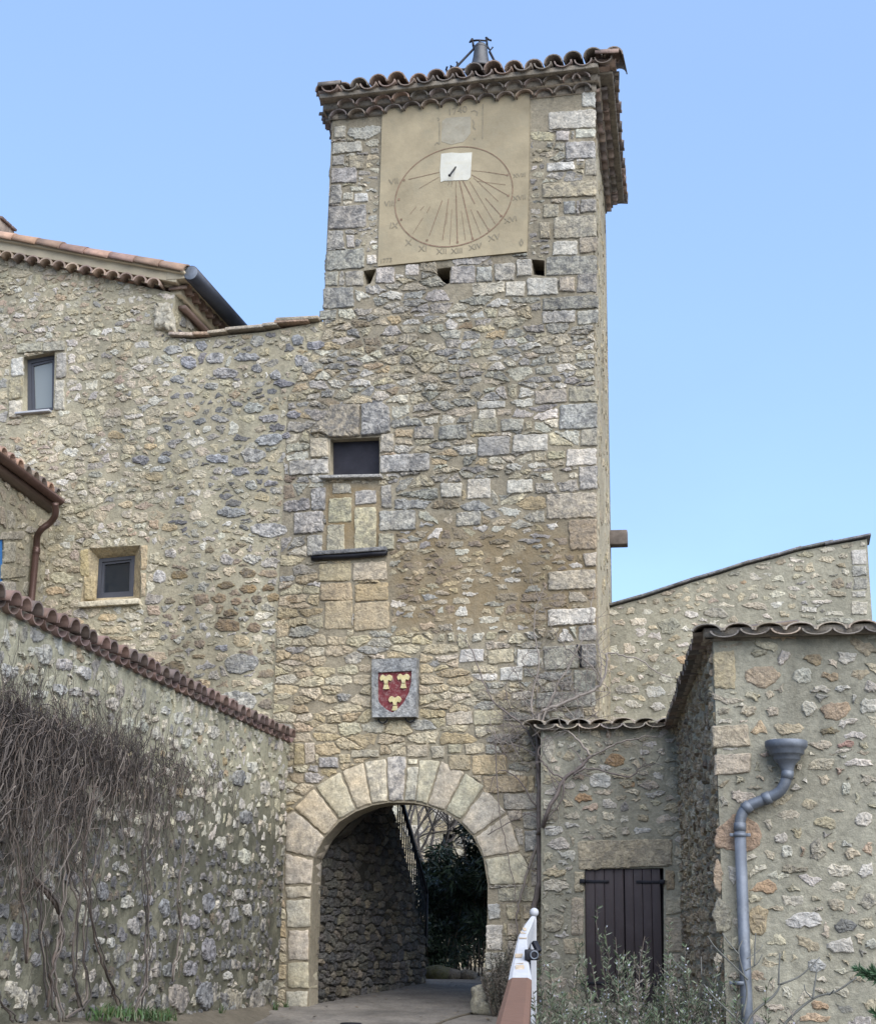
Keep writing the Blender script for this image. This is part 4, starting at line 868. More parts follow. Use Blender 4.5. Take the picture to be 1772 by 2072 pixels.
# cornice and verge along the gable, then round the corner under the gutter
rg = random.Random(33); mbt, mbm, mbr = MB(), MB(), MB()
P0, P1 = F.hit(*Z2(-900, 118)), F.hit(*Z2(905, 452))
gd = Vector((P1[0] - P0[0], 0, P1[1] - P0[1]))
n_ = round(math.hypot(gd.x, gd.z) / .206); rake = (F.e * gd.x + Vector((0, 0, gd.z))).normalized(); rup = F.n.cross(rake).normalized()
if rup.z < 0: rup = -rup
G0, G1 = F.W(*P0), F.W(*P1)
for i in range(n_):
    p = G0.lerp(G1, (i + .5) / n_); half_tile(mbt, p + F.n * .175 - rup * .045, -F.n, rake, rup, .2, .104, .1, True, .02, 8, .95, tcol(rg, [(.26, .19, .14), (.2, .15, .12), (.3, .22, .16)]))
c_ = lambda d, up, a=0., b2=0.: (G0 + rup * up + F.n * d - rake * a, G1 + rup * up + F.n * d + rake * b2)
p, q = c_(.06, .108, 0, .2); seg_box(mbm, p, q, .2, .135, rup, (.40, .345, .25, 0), bev=.008)
p, q = c_(.0, .06, 0, .1); seg_box(mbm, p, q, .06, .1, rup, (.36, .31, .22, 0))
V0, V1 = c_(.13, .172, 0, .30)
nv = round((V1 - V0).length / .39)
for i in range(nv):
    p, q = V0.lerp(V1, i / nv), V0.lerp(V1, (i + 1) / nv); dr = (q - p).normalized()
    half_tile(mbr, q + rup * .0 + rup * rg.gauss(0, .004), (-dr + rup * .035).normalized(), F.n, rup, (q - p).length * 1.13, .145, .122, True, .016, 10, 1.0, tcol(rg, TNEW))
    half_tile(mbr, q - F.n * .2 - rup * .0, (-dr + rup * .03).normalized(), F.n, rup, (q - p).length * 1.1, .1, .09, False, .016, 8, .8, tcol(rg, TNEW))
p, q = c_(.1, .182, 0, .3); seg_box(mbm, p, q, .24, .035, rup, (.2, .16, .13, 0))
rb0, rb1 = c_(.14, .215, 0, .30)
mbr.add([rb0, rb1, rb1 + BK * 4.6, rb0 + BK * 4.6] + [x - rup * .1 for x in (rb0, rb1, rb1 + BK * 4.6, rb0 + BK * 4.6)], [(0, 1, 2, 3), (7, 6, 5, 4), (0, 4, 5, 1), (1, 5, 6, 2), (2, 6, 7, 3), (3, 7, 4, 0)], (.3, .17, .12, 0))
for i in range(17):
    y = .12 + i * .265; half_tile(mbr, V1 + BK * y - rup * .01, -rake, BK, rup, 1.6, .11, .1, True, .016, 8, .9, tcol(rg, TNEW))
# side cornice
zs_ = HS.hit(440, 640)[1]
for i in range(17):
    p = HS.W(.05 + i * .25, zc + .03, 0); half_tile(mbt, p + HS.n * .17, -HS.n, HS.e, Vector((0, 0, 1)), .25, .11, .105, True, .018, 8, .85, tcol(rg, [(.22, .15, .12), (.17, .12, .1)]))
seg_box(mbm, HS.W(-.17, zc + .2, .07), HS.W(4.4, zc + .2, .07), .28, .16, col=(.40, .345, .25, 0), bev=.01)
seg_box(mbm, HS.W(0, zc + .05, .0), HS.W(4.4, zc + .05, .0), .14, .14, col=(.36, .31, .22, 0))
seg_box(mbt, HS.W(.1, zc - .16, .06), HS.W(4.2, zc - .16, .06), .1, .05, col=(.16, .11, .09, 0))
crn = mbm.build('cornice', MT['fascia_cream'], house); mbt.build('cornice_tiles', MT['tile_new'], crn)
mbr.build('roof', MT['tile_new'], house)
mb = MB(); g0 = V1 + rake * .07 + rup * .03 + F.n * .04
tube(mb, [g0, g0 + BK * 4.7], .105, .105, 18, (.05, .055, .07, 0))
gut = mb.build('gutter', MT['zinc_dark'], house)
mb = MB(); lathe(mb, g0 + F.n * .004, [(.001, .004), (.085, .004), (.095, .0)], F.n, 16, (.3, .3, .3, 0)); mb.build('gutter_end_cap', MT['zinc_pipe'], gut)
# corner stone under the eave
mb = MB(); ks = [F.hit(*Z2(*p)) for p in ((850, 690), (912, 682), (918, 700), (958, 698), (945, 590), (932, 560), (928, 538), (848, 546), (852, 610))]
stone(mb, F, ccw(ks), rg, .09, (.46, .43, .35, .4), ell=.05, jit=.004, rnd=.06, tilt=.1, sink=.02); mb.build('corner_corbel', MT['stone_clean'], house)
# thin coping slabs on the low link wall
mb = MB()
slabs = [((930, 712), (1065, 716)), ((1060, 712), (1150, 712)), ((1140, 708), (1245, 695)), ((1238, 690), (1445, 672)), ((1440, 668), (1520, 660)), ((1505, 652), (1690, 640)), ((1515, 640), (1745, 628))]
for i, (a, b_) in enumerate(slabs):
    p, q = F.hit(*Z2(*a)), F.hit(*Z2(*b_)); c = shade(rg, rg.choice([(.42, .30, .21), (.40, .34, .26), (.43, .38, .29)]), .3)
    seg_box(mb, F.W(p[0], p[1], -.12 + .004 * i), F.W(q[0], q[1] + .0, -.12 + .004 * i), .4, .045, col=c, bev=.008)
mb.build('coping_slab', MT['stone_clean'], house)
# windows
def bar_frame(mb, pl, q, d, w, th, col=(.06, .06, .07, 0)):
    """four bars just inside the quad q (s,z), butted at the corners"""
    c = Vector((sum(p[0] for p in q) / 4, sum(p[1] for p in q) / 4)); inn = []
    for p in q: v = Vector(p) - c; inn.append((c.x + v.x * (1 - w / abs(v.x)), c.y + v.y * (1 - w / abs(v.y))))
    for i in range(4):
        j = (i + 1) % 4; face = [q[i], q[j], inn[j], inn[i]]
        mb.add([pl.W(*p, d) for p in face] + [pl.W(*p, d - th) for p in face], [(0, 1, 2, 3), (7, 6, 5, 4), (0, 4, 5, 1), (2, 6, 7, 3)], col)
    return inn
wn = thing
mb = MB(); inn = bar_frame(mb, F, ccw(w1), -.105, .055, .05)
inn2 = bar_frame(mb, F, inn, -.12, .035, .04); fr = mb.build('window', MT['frame_grey'], house, smooth=False); fr['label'] = 'tall narrow grey window with a pale blind under the eave'
mb = MB(); mb.add([F.W(*p, -.14) for p in inn2], [(0, 1, 2, 3)]); mb.build('pane', MT['curtain'], fr, smooth=False)
mb = MB(); a, b_ = F.hit(*Z2(95, 1145)), F.hit(*Z2(282, 1128)); seg_box(mb, F.W(*a, .0), F.W(*b_, .0), .16, .028, col=(.5, .5, .48, 0), bev=.005); mb.build('window_sill', MT['rail_white'], fr)
w2i = [F.hit(*Z3(*p), -.2) for p in ((535, 985), (735, 975), (744, 752), (548, 770))]
mb = MB(); inn = bar_frame(mb, F, ccw(w2i), -.155, .045, .05); inn2 = bar_frame(mb, F, inn, -.175, .03, .04)
fr = mb.build('window', MT['frame_grey'], house, smooth=False); fr['label'] = 'small square grey window in a splayed stone opening'
mb = MB(); mb.add([F.W(*p, -.2) for p in inn2], [(0, 1, 2, 3)]); mb.build('pane', MT['glass'], fr, smooth=False)
mb = MB(); o2 = ccw(w2)
i2 = ccw(w2i); j0 = min(range(4), key=lambda j: (i2[j][0] - o2[0][0]) ** 2 + (i2[j][1] - o2[0][1]) ** 2); i2 = i2[j0:] + i2[:j0]
mb.add([F.W(*p, .012) for p in o2] + [F.W(*p, -.15) for p in i2], [(i, (i + 1) % 4, (i + 1) % 4 + 4, i + 4) for i in range(4)], (.41, .34, .22, .3)); mb.build('window_surround', MT['stone_clean'], fr, smooth=False)
mb = MB(); a, b_ = F.hit(*Z3(432, 1018), .04), F.hit(*Z3(760, 998), .04); seg_box(mb, F.W(*a, -.02), F.W(*b_, -.02), .2, .07, col=(.48, .44, .34, .1), bev=.008); mb.build('window_sill', MT['stone_clean'], fr)
for q in (w1, w2i):
    mb = MB(); cx = sum(p[0] for p in q) / 4; cz = sum(p[1] for p in q) / 4; box(mb, F.W(cx, cz, -.75), F.e, F.n, (0, 0, 1), .6, .5, .6, (.02, .02, .02, 0)); mb.build('interior_shade', MT['shade_black'], house)  # near-black box stands in for the unlit room
# chimney at the far left of the roof
mb = MB(); cc = F.P(4, 470, -.6); a_ = F.hit(2, 452, -.6)
box(mb, F.W(a_[0] - .12, a_[1] - .35, -.6), F.e, F.n, (0, 0, 1), .22, .22, .32, (.25, .2, .16, 0), bev=.01)
for k in range(3): seg_box(mb, F.W(a_[0] - .42, a_[1] + .02 + .12, -.45 - .15 * k), F.W(a_[0] + .14, a_[1] - .0 - .02, -.45 - .15 * k), .13, .04, col=(.14, .11, .1, 0), bev=.01)
mb.build('chimney', MT['tile_old'], house)

# ================================================================== house at the far left edge with copper gutter
e1 = F.P(130, 1012); e2 = at_z(0, 915, e1.z); ed = Vector((e2.x - e1.x, e2.y - e1.y, 0)).normalized()
nb = thing('neighbouring_house', 'house at the left edge with brown copper gutter and blue shutter', 'house', (e1.x - 1.5, e1.y - 2, -.4))
wcor = F.P(100, 1050, .02)
NW = Plane(Vector((wcor.x, wcor.y, 0)) + ed * 4.5, -ed)                       # its wall faces the street
sh0 = [NW.hit(*p) for p in ((-62, 1215), (7, 1215), (7, 1090), (-62, 1055))]
mb = MB(); rg = random.Random(51)
fx = [([NW.hit(*ZG(*p)) for p in q], shade(rg, (.38, .345, .27), .3), .02, .05) for q in (((15, 1610), (270, 1580), (265, 1500), (20, 1450)), ((35, 1440), (155, 1430), (165, 1210), (40, 1215)), ((5, 1800), (165, 1790), (165, 1640), (10, 1630)), ((0, 1190), (225, 1190), (270, 1130), (235, 1095), (0, 1110)), ((255, 1090), (300, 1125), (380, 1110), (420, 1080), (300, 1040)))]
sh_ok = [(a, z) for a, z in sh0]
masonry(mb, NW, [(0, -.6), (4.52, -.6), (4.52, e1.z - .1), (0, e1.z - .1)], [sh_ok], fx, [dict(mask=lambda u, v: u > -250, rows=(.12, .22), asp=(1, 2), gap=.035, pal=lambda r, u, v: pick(r, (.5, CREAM, .3), (.5, TAN, .3)), h=.018, shrink=(.7, .95), skip=.2)], 52, grid=.15)
mb.build('wall', [MT['mortar_left'], MT['stone_clean']], nb)
mb = MB(); pp = ccw(sh_ok); mb.add([NW.W(*p, -.015) for p in pp] + [NW.W(*p, -.055) for p in pp], [(0, 1, 2, 3), (7, 6, 5, 4)]); mb.build('shutter', MT['blue_shutter'], nb, smooth=False)
up_ = Vector((0, 0, 1)); out_ = NW.n
ga, gb = e1 - ed * .05, e1 + ed * 4.6
mb = MB(); pr_ = []
for k in range(9):
    g = math.pi + math.pi * k / 8; pr_.append((.075 * math.cos(g), .075 * math.sin(g)))
pr_ += [(x * .9, z * .9) for x, z in pr_[::-1]]; k = len(pr_)
mb.add([ga + out_ * (x - .06) + up_ * z for x, z in pr_] + [gb + out_ * (x - .06) + up_ * z for x, z in pr_], [(i, (i + 1) % k, (i + 1) % k + k, i + k) for i in range(k)] + [tuple(range(k)), tuple(range(k, 2 * k))[::-1]], (.08, .05, .04, 0))
mb.build('gutter', MT['copper'], nb)
mb = MB(); rg = random.Random(54)
for i in range(19):
    p = ga + ed * (.1 + i * .24) - out_ * .0 + up_ * .05
    half_tile(mb, p - out_ * .06, (-out_ + up_ * .28).normalized(), ed, up_, 2.6, .10, .095, True, .014, 8, 1.0, tcol(rg, TOLD + TNEW[:2])); half_tile(mb, p + ed * .12 - out_ * .08, (-out_ + up_ * .28).normalized(), ed, up_, 2.6, .1, .095, False, .014, 8, .7, tcol(rg, TOLD + TNEW[:2]))
mb.build('roof', MT['tile_old'], nb)
mb = MB()                                                                     # boarded eave with a quarter round
for k in range(2): tube(mb, [ga - out_ * (.16 + .14 * k) - up_ * (.10 + .07 * k) + ed * .1, gb - out_ * (.16 + .14 * k) - up_ * (.10 + .07 * k)], .085, .085, 10, (.12, .07, .06, 0))
seg_box(mb, ga - out_ * .42 - up_ * .2 + ed * .02, gb - out_ * .42 - up_ * .2, .2, .3, col=(.1, .07, .06, 0))
mb.build('eave_board', MT['copper'], nb)
mb = MB()
pth = smooth_path([NW.P(*ZG(x, y), o_) for x, y, o_ in ((588, 800, .36), (585, 930, .34), (530, 1010, .26), (440, 1080, .16), (395, 1160, .09), (388, 1260, .07))], 6)
tube(mb, pth, .042, .042, 12, (.1, .06, .05, 0)); a, b_ = NW.P(*ZG(388, 1258), .07), NW.P(*ZG(388, 1258), .07); b_.z = -.5
tube(mb, [a, b_], .043, .043, 14, (.1, .06, .05, 0)); dp = mb.build('downpipe', MT['copper'], nb)
mb = MB(); c = NW.P(*ZG(385, 1310), .07); lathe(mb, c, [(.044, -.04), (.052, -.035), (.046, -.015), (.053, 0), (.046, .015), (.052, .035), (.044, .04)], sides=14, col=(.08, .05, .04, 0)); mb.build('pipe_collar', MT['copper'], dp)

# ================================================================== garden wall on the left with tile coping
pf = F.P(585, 1500); pn_ = at_z(0, 1228, pf.z); gdir = (pf - pn_); gdir.z = 0; glen = gdir.length; gdir.normalize()
G = Plane(Vector((pf.x, pf.y, 0)) - gdir * (glen + 3.0), gdir); GLN = glen + 3.0; GZ = pf.z
gw = thing('garden_wall', 'long pale rubble garden wall with red tile coping and dry creeper', 'wall', G.W(GLN / 2, 0, -.3))
fixed = []; rg = random.Random(61)
GS = [(235, 1285, 105, 130, 0), (350, 1340, 110, 80, 0), (455, 1385, 90, 90, 0), (45, 1380, 110, 80, 0), (165, 1425, 90, 90, 0), (215, 1505, 110, 60, 0), (320, 1480, 90, 70, 0), (405, 1490, 80, 70, 0), (505, 1490, 60, 60, 0)]
GS7 = [(500, 22, 60, 50, 0), (605, 85, 80, 90, 0), (740, 85, 55, 80, 0), (895, 125, 55, 60, 0), (965, 165, 60, 75, 0), (1020, 185, 50, 60, 0), (1080, 215, 75, 90, 0), (1160, 245, 75, 80, 0), (770, 215, 80, 90, 0), (845, 250, 60, 90, 0), (690, 205, 60, 100, 0), (940, 310, 60, 80, 0), (1010, 300, 60, 70, 0), (1300, 490, 80, 110, 1), (1335, 710, 80, 90, 1), (1330, 925, 75, 110, 0), (1375, 430, 60, 80, 0), (1440, 545, 60, 90, 0), (1530, 530, 40, 70, 0), (1200, 850, 70, 90, 0), (980, 700, 60, 80, 1), (700, 790, 55, 80, 0), (670, 985, 55, 60, 0), (725, 1300, 80, 110, 1), (690, 1170, 90, 90, 0), (1130, 1170, 80, 130, 1), (1060, 1280, 55, 90, 1), (1115, 1290, 50, 70, 1), (1300, 1130, 60, 80, 0), (1345, 1215, 55, 80, 0), (1270, 1235, 60, 90, 1), (1130, 1430, 90, 150, 1), (85, 1330, 100, 120, 1), (915, 1540, 80, 90, 1), (1035, 1530, 95, 100, 1), (970, 1690, 130, 190, 2), (1110, 1680, 110, 170, 1), (1270, 1700, 120, 130, 2), (1240, 1570, 60, 60, 0), (190, 1480, 60, 100, 1), (550, 1110, 70, 130, 1), (800, 1160, 60, 80, 1), (890, 1200, 70, 120, 1), (1400, 1700, 100, 140, 2), (1240, 1740, 90, 120, 1), (60, 1640, 80, 110, 0), (850, 950, 0, 0, 0), (1450, 1640, 90, 120, 2), (540, 1380, 70, 50, 0), (600, 1390, 50, 60, 0), (1215, 1690, 50, 70, 1)]
pc = [(.50, .48, .42, .6), (.29, .29, .295, .95), (.34, .32, .27, .7)]
for L_, f in ((GS, Z3), (GS7, Z7)):
    for x, y, w, hh, t in L_:
        if w: c = pc[t]; fixed.append((ell(G, f, x, y, w, hh, 8, rg), shade(rg, c[:3], c[3]), .024, .1))
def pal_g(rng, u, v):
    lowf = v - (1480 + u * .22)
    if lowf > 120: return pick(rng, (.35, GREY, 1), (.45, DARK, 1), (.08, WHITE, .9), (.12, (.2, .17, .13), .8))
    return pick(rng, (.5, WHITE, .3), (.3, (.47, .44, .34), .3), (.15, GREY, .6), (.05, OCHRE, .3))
upper = lambda u, v: v < 1540 + u * .3
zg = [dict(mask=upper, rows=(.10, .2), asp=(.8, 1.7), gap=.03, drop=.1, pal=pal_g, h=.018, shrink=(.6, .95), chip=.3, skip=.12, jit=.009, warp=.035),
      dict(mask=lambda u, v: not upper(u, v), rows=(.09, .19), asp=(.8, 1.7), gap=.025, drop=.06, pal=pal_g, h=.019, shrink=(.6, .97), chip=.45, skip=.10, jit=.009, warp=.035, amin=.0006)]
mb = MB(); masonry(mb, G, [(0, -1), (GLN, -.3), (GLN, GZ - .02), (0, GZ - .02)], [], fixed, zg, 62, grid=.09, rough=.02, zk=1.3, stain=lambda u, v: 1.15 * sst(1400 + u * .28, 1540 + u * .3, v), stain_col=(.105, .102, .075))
mid_b = G.W(GLN / 2, (GZ - 1) / 2) - G.n * .2
box(mb, mid_b, G.e, G.n, (0, 0, 1), GLN / 2 - .01, .17, (GZ + 1) / 2 - .04, (.3, .28, .2, 0))
mb.build('wall', [MT['mortar_garden'], MT['stone']], gw)

def coping_run(mbt, mbm, pl, s0, s1, z, pitch, rng, cols, depth=.34, over=.1, r=.1, tilt=.2, fc=.95, fh=.66, cb=0.):
    """half tiles laid across the wall top: channels hanging at the face and covers between them"""
    n_ = round((s1 - s0) / pitch); pt = (s1 - s0) / n_; ax = (-pl.n + Vector((0, 0, tilt))).normalized(); ux = pl.e.cross(-ax).normalized()
    if ux.z < 0: ux = -ux
    for i in range(n_):
        zz = z + rng.gauss(0, .004)
        half_tile(mbt, pl.W(s0 + (i + .5) * pt, zz + .05, over - cb + rng.gauss(0, .008)), ax, pl.e, ux, depth, r, r * .92, False, .015, 8, fh, tcol(rng, cols))
        half_tile(mbt, pl.W(s0 + i * pt + rng.gauss(0, .006), zz + .048 + rng.gauss(0, .004), over - .025 + cb * 1.2 + rng.gauss(0, .012)), ax, pl.e, ux, depth, r * 1.04, r * .9, True, .015, 8, fc, tcol(rng, cols))
    seg_box(mbm, pl.W(s0, z + .03, -.14), pl.W(s1, z + .03, -.14), .28, .08, col=(.3, .27, .21, 0))
rg = random.Random(63); mbt, mbm = MB(), MB()
coping_run(mbt, mbm, G, .1, GLN - .02, GZ - .02, .205, rg, [(.145, .095, .08), (.12, .085, .073), (.175, .115, .095), (.105, .078, .068)], depth=.4, over=.085, r=.094, cb=.03, tilt=.1)
cp = mbt.build('coping', MT['tile_new'], gw); mbm.build('coping_mortar', MT['cornice_mortar'], cp)

# ================================================================== outbuilding with the brown shutters, right of the arch
OB = .35; O_ = F.offset(OB)
q2 = F.P(1372, 1466, OB); q1 = at_z(1442, 1284, q2.z); CZ = q2.z
s_l = O_.hit(1094, 1500)[0]; s_r = O_.hit(1378, 1700)[0] + .05
ob = thing('outbuilding', 'low rubble outbuilding wall with closed brown shutters and scalloped tile coping', 'building', O_.W((s_l + s_r) / 2, 0, -.3))
wsh = [O_.hit(*p) for p in ((1184, 2030), (1343, 2030), (1342, 1757), (1183, 1759))]
fixed = []; rg = random.Random(71)
fixed += rects(Z8, [(486, 338, 895, 458, (.45, .41, .32, .5)), (470, 472, 514, 562, cq), (458, 586, 514, 750, cq), (424, 758, 514, 824, cq), (864, 466, 906, 552, (.37, .30, .21, .4)), (862, 582, 940, 660, cq), (862, 666, 940, 822, cq), (862, 828, 930, 900, tq)], cq, .018, pl=O_, sl=-.02)
fixed += rects(Z8, [(336, 510, 452, 556, wq), (334, 650, 430, 742, tq), (334, 270, 425, 320, wq), (350, 330, 455, 382, wq), (334, 462, 438, 495, cq), (848, 176, 938, 214, cq), (466, 136, 548, 170, (.40, .27, .17, .2)), (660, 82, 738, 116, (.40, .29, .18, .2)), (760, 80, 838, 120, tq), (862, 70, 930, 118, tq), (715, 280, 808, 312, wq), (530, 45, 640, 112, wq)], cq, .014, pl=O_, sl=-.02, blob=True)
fixed += rects(Z5, [(40, 1122, 108, 1268, (.40, .38, .33, .4)), (140, 1195, 210, 1250, cq), (360, 1210, 480, 1285, (.36, .245, .14, .4)), (525, 1290, 605, 1330, wq), (145, 1352, 218, 1400, wq), (432, 1345, 525, 1398, cq), (552, 1350, 640, 1402, tq), (440, 1462, 500, 1520, gq), (195, 1425, 298, 1462, (.40, .26, .16, .2))], cq, .014, pl=O_, sl=-.02, blob=True)
pal_r = lambda r, u, v: pick(r, (.5, (.475, .43, .335), .25), (.3, (.54, .51, .44), .3), (.1, TAN, .3), (.03, (.42, .34, .26), .25), (.05, GREY, .6))
zr = [dict(mask=lambda u, v: True, rows=(.08, .16), asp=(.9, 2.2), gap=.035, drop=.08, pal=pal_r, h=.014, shrink=(.68, 1.0), chip=.4, skip=.06, jit=.008, warp=.03, amin=.0006)]
mb = MB(); masonry(mb, O_, [(s_l, -.5), (s_r, -.5), (s_r, CZ - .01), (s_l, CZ - .01)], [wsh], fixed, zr, 72, grid=.09, rough=.014, reveal=.1)
dpt = OB + .1
c = O_.W((s_l + s_r) / 2, (CZ - .5) / 2, -.2); 
for a, b_, z0, z1 in ((s_l + .01, wsh[3][0] - .03, -.5, CZ - .05), (wsh[2][0] + .03, s_r, -.5, CZ - .05), (wsh[3][0] - .03, wsh[2][0] + .03, wsh[2][1] + .06, CZ - .05)):
    box(mb, O_.W((a + b_) / 2, (z0 + z1) / 2, -.19), O_.e, O_.n, (0, 0, 1), (b_ - a) / 2, .15, (z1 - z0) / 2, (.28, .26, .2, 0))
mb.build('wall', [MT['mortar_right'], MT['stone_clean']], ob)
mid_s = O_.hit(1263, 1850)[0]
for sgn in (0, 1):
    sa, sb = (wsh[0][0] + .008, mid_s - .004) if sgn == 0 else (mid_s + .004, wsh[1][0] - .008)
    mb = MB(); nbd = 4; zt, zb = wsh[2][1] - .008, wsh[0][1]
    for k in range(nbd):
        a, b_ = sa + (sb - sa) * k / nbd + .002, sa + (sb - sa) * (k + 1) / nbd - .002
        box(mb, O_.W((a + b_) / 2, (zt + zb) / 2, -.035 + .001 * (k % 2)), O_.e, O_.n, (0, 0, 1), (b_ - a) / 2, .016, (zt - zb) / 2, (.03, .02, .02, 0), bev=.004)
    sh = mb.build('shutter', MT['shutter'], ob); sh['label'] = ('brown plank shutter nearer the arch' if sgn == 0 else 'brown plank shutter nearer the downpipe')
    for zz in (O_.hit(1190, 1784)[1], O_.hit(1190, 1990)[1]):
        mb = MB(); xh = sa if sgn == 0 else sb; dr = -1 if sgn == 0 else 1
        seg_box(mb, O_.W(xh - dr * .26, zz, -.014), O_.W(xh - dr * .0, zz, -.014), .008, .03, col=(.03, .02, .02, 0), bev=.002)
        box(mb, O_.W(xh + dr * .022, zz, .02), O_.e, O_.n, (0, 0, 1), .03, .03, .022, (.02, .02, .02, 0), bev=.006)
        mb.build('hinge', MT['iron'], sh)
mb = MB(); box(mb, O_.W((wsh[0][0] + wsh[1][0]) / 2, (wsh[0][1] + wsh[2][1]) / 2, -.14), O_.e, O_.n, (0, 0, 1), .5, .02, .9, (.02, .02, .02, 0)); mb.build('interior_shade', MT['shade_black'], ob)  # near-black panel in place of the shade behind the shutters
rg = random.Random(73); mbt, mbm = MB(), MB(); TGR = [(.24, .205, .16), (.20, .175, .145), (.27, .22, .165), (.17, .15, .13)]
coping_run(mbt, mbm, O_, s_l - .06, s_r + .1, CZ - .045, .262, rg, TGR, depth=.75, over=.13, r=.125, tilt=.12, fc=.5, fh=.45)
cp = mbt.build('coping', MT['tile_old'], ob); mbm.build('coping_mortar', MT['cornice_mortar'], cp)

# ================================================================== terrace wall with the zinc downpipe
td = (q1 - q2); td.z = 0; tl = td.length; td.normalize()
TS = Plane(Vector((q2.x, q2.y, 0)), td); TF = Plane(Vector((q1.x, q1.y, 0)), F.e)
tw = thing('terrace_wall', 'rubble terrace building at the corner with zinc downpipe and grey tile eaves', 'building', q1 + Vector((1, .5, -q1.z - .5)))
fixed = rects(Z5, [(928, 678, 1040, 880, (.42, .37, .26, .4)), (922, 1058, 1110, 1172, (.40, .355, .27, .4)), (930, 1212, 1130, 1320, cq)], cq, .018, pl=TF, sl=-.03)
fixed += rects(Z5, [(1100, 755, 1280, 870, (.43, .35, .26, .35)), (1325, 770, 1440, 850, wq), (1470, 785, 1600, 835, (.42, .33, .23, .3)), (1630, 770, 1745, 825, cq), (1480, 940, 1645, 1035, (.43, .33, .225, .3)), (1385, 930, 1460, 1022, wq), (1230, 1048, 1405, 1115, cq),
    (1128, 1030, 1205, 1122, (.42, .34, .22, .4)), (1062, 955, 1162, 1018, cq), (930, 975, 1025, 1018, tq), (1200, 955, 1268, 1018, cq), (1258, 672, 1326, 750, wq), (1382, 688, 1500, 752, (.39, .31, .2, .4)), (1570, 675, 1678, 750, wq), (1426, 860, 1540, 902, wq), (1545, 850, 1650, 895, wq), (1710, 835, 1780, 900, wq), (1680, 915, 1780, 1005, wq), (1188, 888, 1248, 930, cq), (930, 912, 1096, 948, cq), (1410, 1240, 1575, 1300, cq), (1590, 1230, 1770, 1285, wq), (1472, 1075, 1575, 1115, (.33, .27, .18, .6)), (1418, 1145, 1545, 1190, cq), (1560, 1145, 1665, 1182, (.42, .27, .22, .3)), (1120, 672, 1208, 702, tq)], cq, .015, pl=TF, sl=-.03, blob=True)
fixed += rects(Z8, [(1075, 225, 1300, 392, (.41, .30, .20, .25)), (1072, 415, 1112, 560, (.41, .32, .23, .3)), (1066, 585, 1150, 740, (.32, .29, .24, .6)), (1218, 608, 1308, 756, (.39, .31, .21, .4)), (1216, 508, 1360, 578, (.40, .29, .19, .2))], cq, .012, pl=TF, sl=-.03, blob=True)
fixed += rects(Z8, [(1370, 652, 1548, 722, wq), (1480, 335, 1552, 428, (.4, .36, .28, .8)), (1548, 440, 1680, 502, wq), (1686, 440, 1772, 510, wq), (1630, 365, 1702, 425, cq), (1672, 218, 1770, 282, wq), (1352, 440, 1492, 480, (.34, .31, .24, .6)), (1360, 565, 1475, 626, wq), (1556, 590, 1645, 642, cq), (1688, 555, 1775, 638, (.38, .35, .28, .8)), (1590, 668, 1686, 740, (.22, .215, .2, 1)), (1692, 655, 1772, 728, cq), (1556, 760, 1680, 830, wq), (1715, 762, 1775, 812, wq), (1462, 845, 1558, 912, (.45, .43, .38, .6)), (1448, 158, 1530, 208, cq), (1615, 95, 1670, 140, wq), (1505, 225, 1612, 292, cq), (1330, 302, 1398, 345, wq), (1350, 358, 1420, 412, wq), (1310, 930, 1345, 990, tq), (1075, 830, 1110, 900, cq), (1480, 1030, 1580, 1065, (.4, .29, .18, .2)), (1430, 1085, 1590, 1120, (.4, .31, .21, .2))], cq, .015, pl=TF, sl=-.03, blob=True)
zt = [dict(mask=lambda u, v: True, rows=(.08, .16), asp=(.9, 2.1), gap=.04, drop=.12, pal=pal_r, h=.014, shrink=(.6, .98), chip=.4, skip=.08, jit=.008, warp=.03, amin=.0006)]
mb = MB(); masonry(mb, TF, [(0, -.8), (3.4, -.8), (3.4, CZ - .01), (0, CZ - .01)], [], fixed, zt, 75, grid=.08, rough=.014)
mb.build('front_wall', [MT['mortar_right'], MT['stone_clean']], tw)
mb = MB(); masonry(mb, TS, [(-.4, -.8), (tl, -.8), (tl, CZ - .01), (-.4, CZ - .01)], [], [], [dict(mask=lambda u, v: True, rows=(.07, .16), asp=(.8, 2.0), gap=.04, drop=.06, pal=lambda r, u, v: pick(r, (.6, (.40, .33, .23), .4), (.3, CREAM, .4), (.2, BROWN, .5)), h=.03, shrink=(.7, .95), chip=.3, skip=.12)], 76, grid=.1, rough=.025)
bx = TF.W(1.7, (CZ - .8) / 2, -1.6); box(mb, bx, TF.e, TF.n, (0, 0, 1), 1.55, 1.4, (CZ + .8) / 2 - .06, (.28, .26, .2, 0))
mb.build('side_wall', [MT['mortar_right'], MT['stone_clean']], tw)
mbt, mbm = MB(), MB()
coping_run(mbt, mbm, TF, -.02, 3.4, CZ - .045, .232, rg, TGR, depth=1.5, over=.14, r=.112, tilt=.12, fc=.5, fh=.45)
coping_run(mbt, mbm, TS, -.1, tl + .02, CZ - .045, .25, rg, [(.13, .11, .09), (.16, .12, .095), (.11, .095, .08)], depth=.8, over=.15, r=.12, tilt=.12, fc=.5, fh=.45)
seg_box(mbm, TF.W(-.06, CZ + .0, .03), TF.W(3.4, CZ + .0, .03), .09, .07, col=(.3, .27, .21, 0)); seg_box(mbm, TS.W(-.1, CZ, .03), TS.W(tl + .05, CZ, .03), .09, .07, col=(.3, .27, .21, 0))
box(mbt, TF.W(1.7, CZ + .07, -1.75), TF.e, TF.n, (0, 0, 1), 1.6, 1.35, .05, (.2, .17, .14, 0))
cp = mbt.build('eave_tiles', MT['tile_old'], tw); mbm.build('eave_mortar', MT['cornice_mortar'], cp)
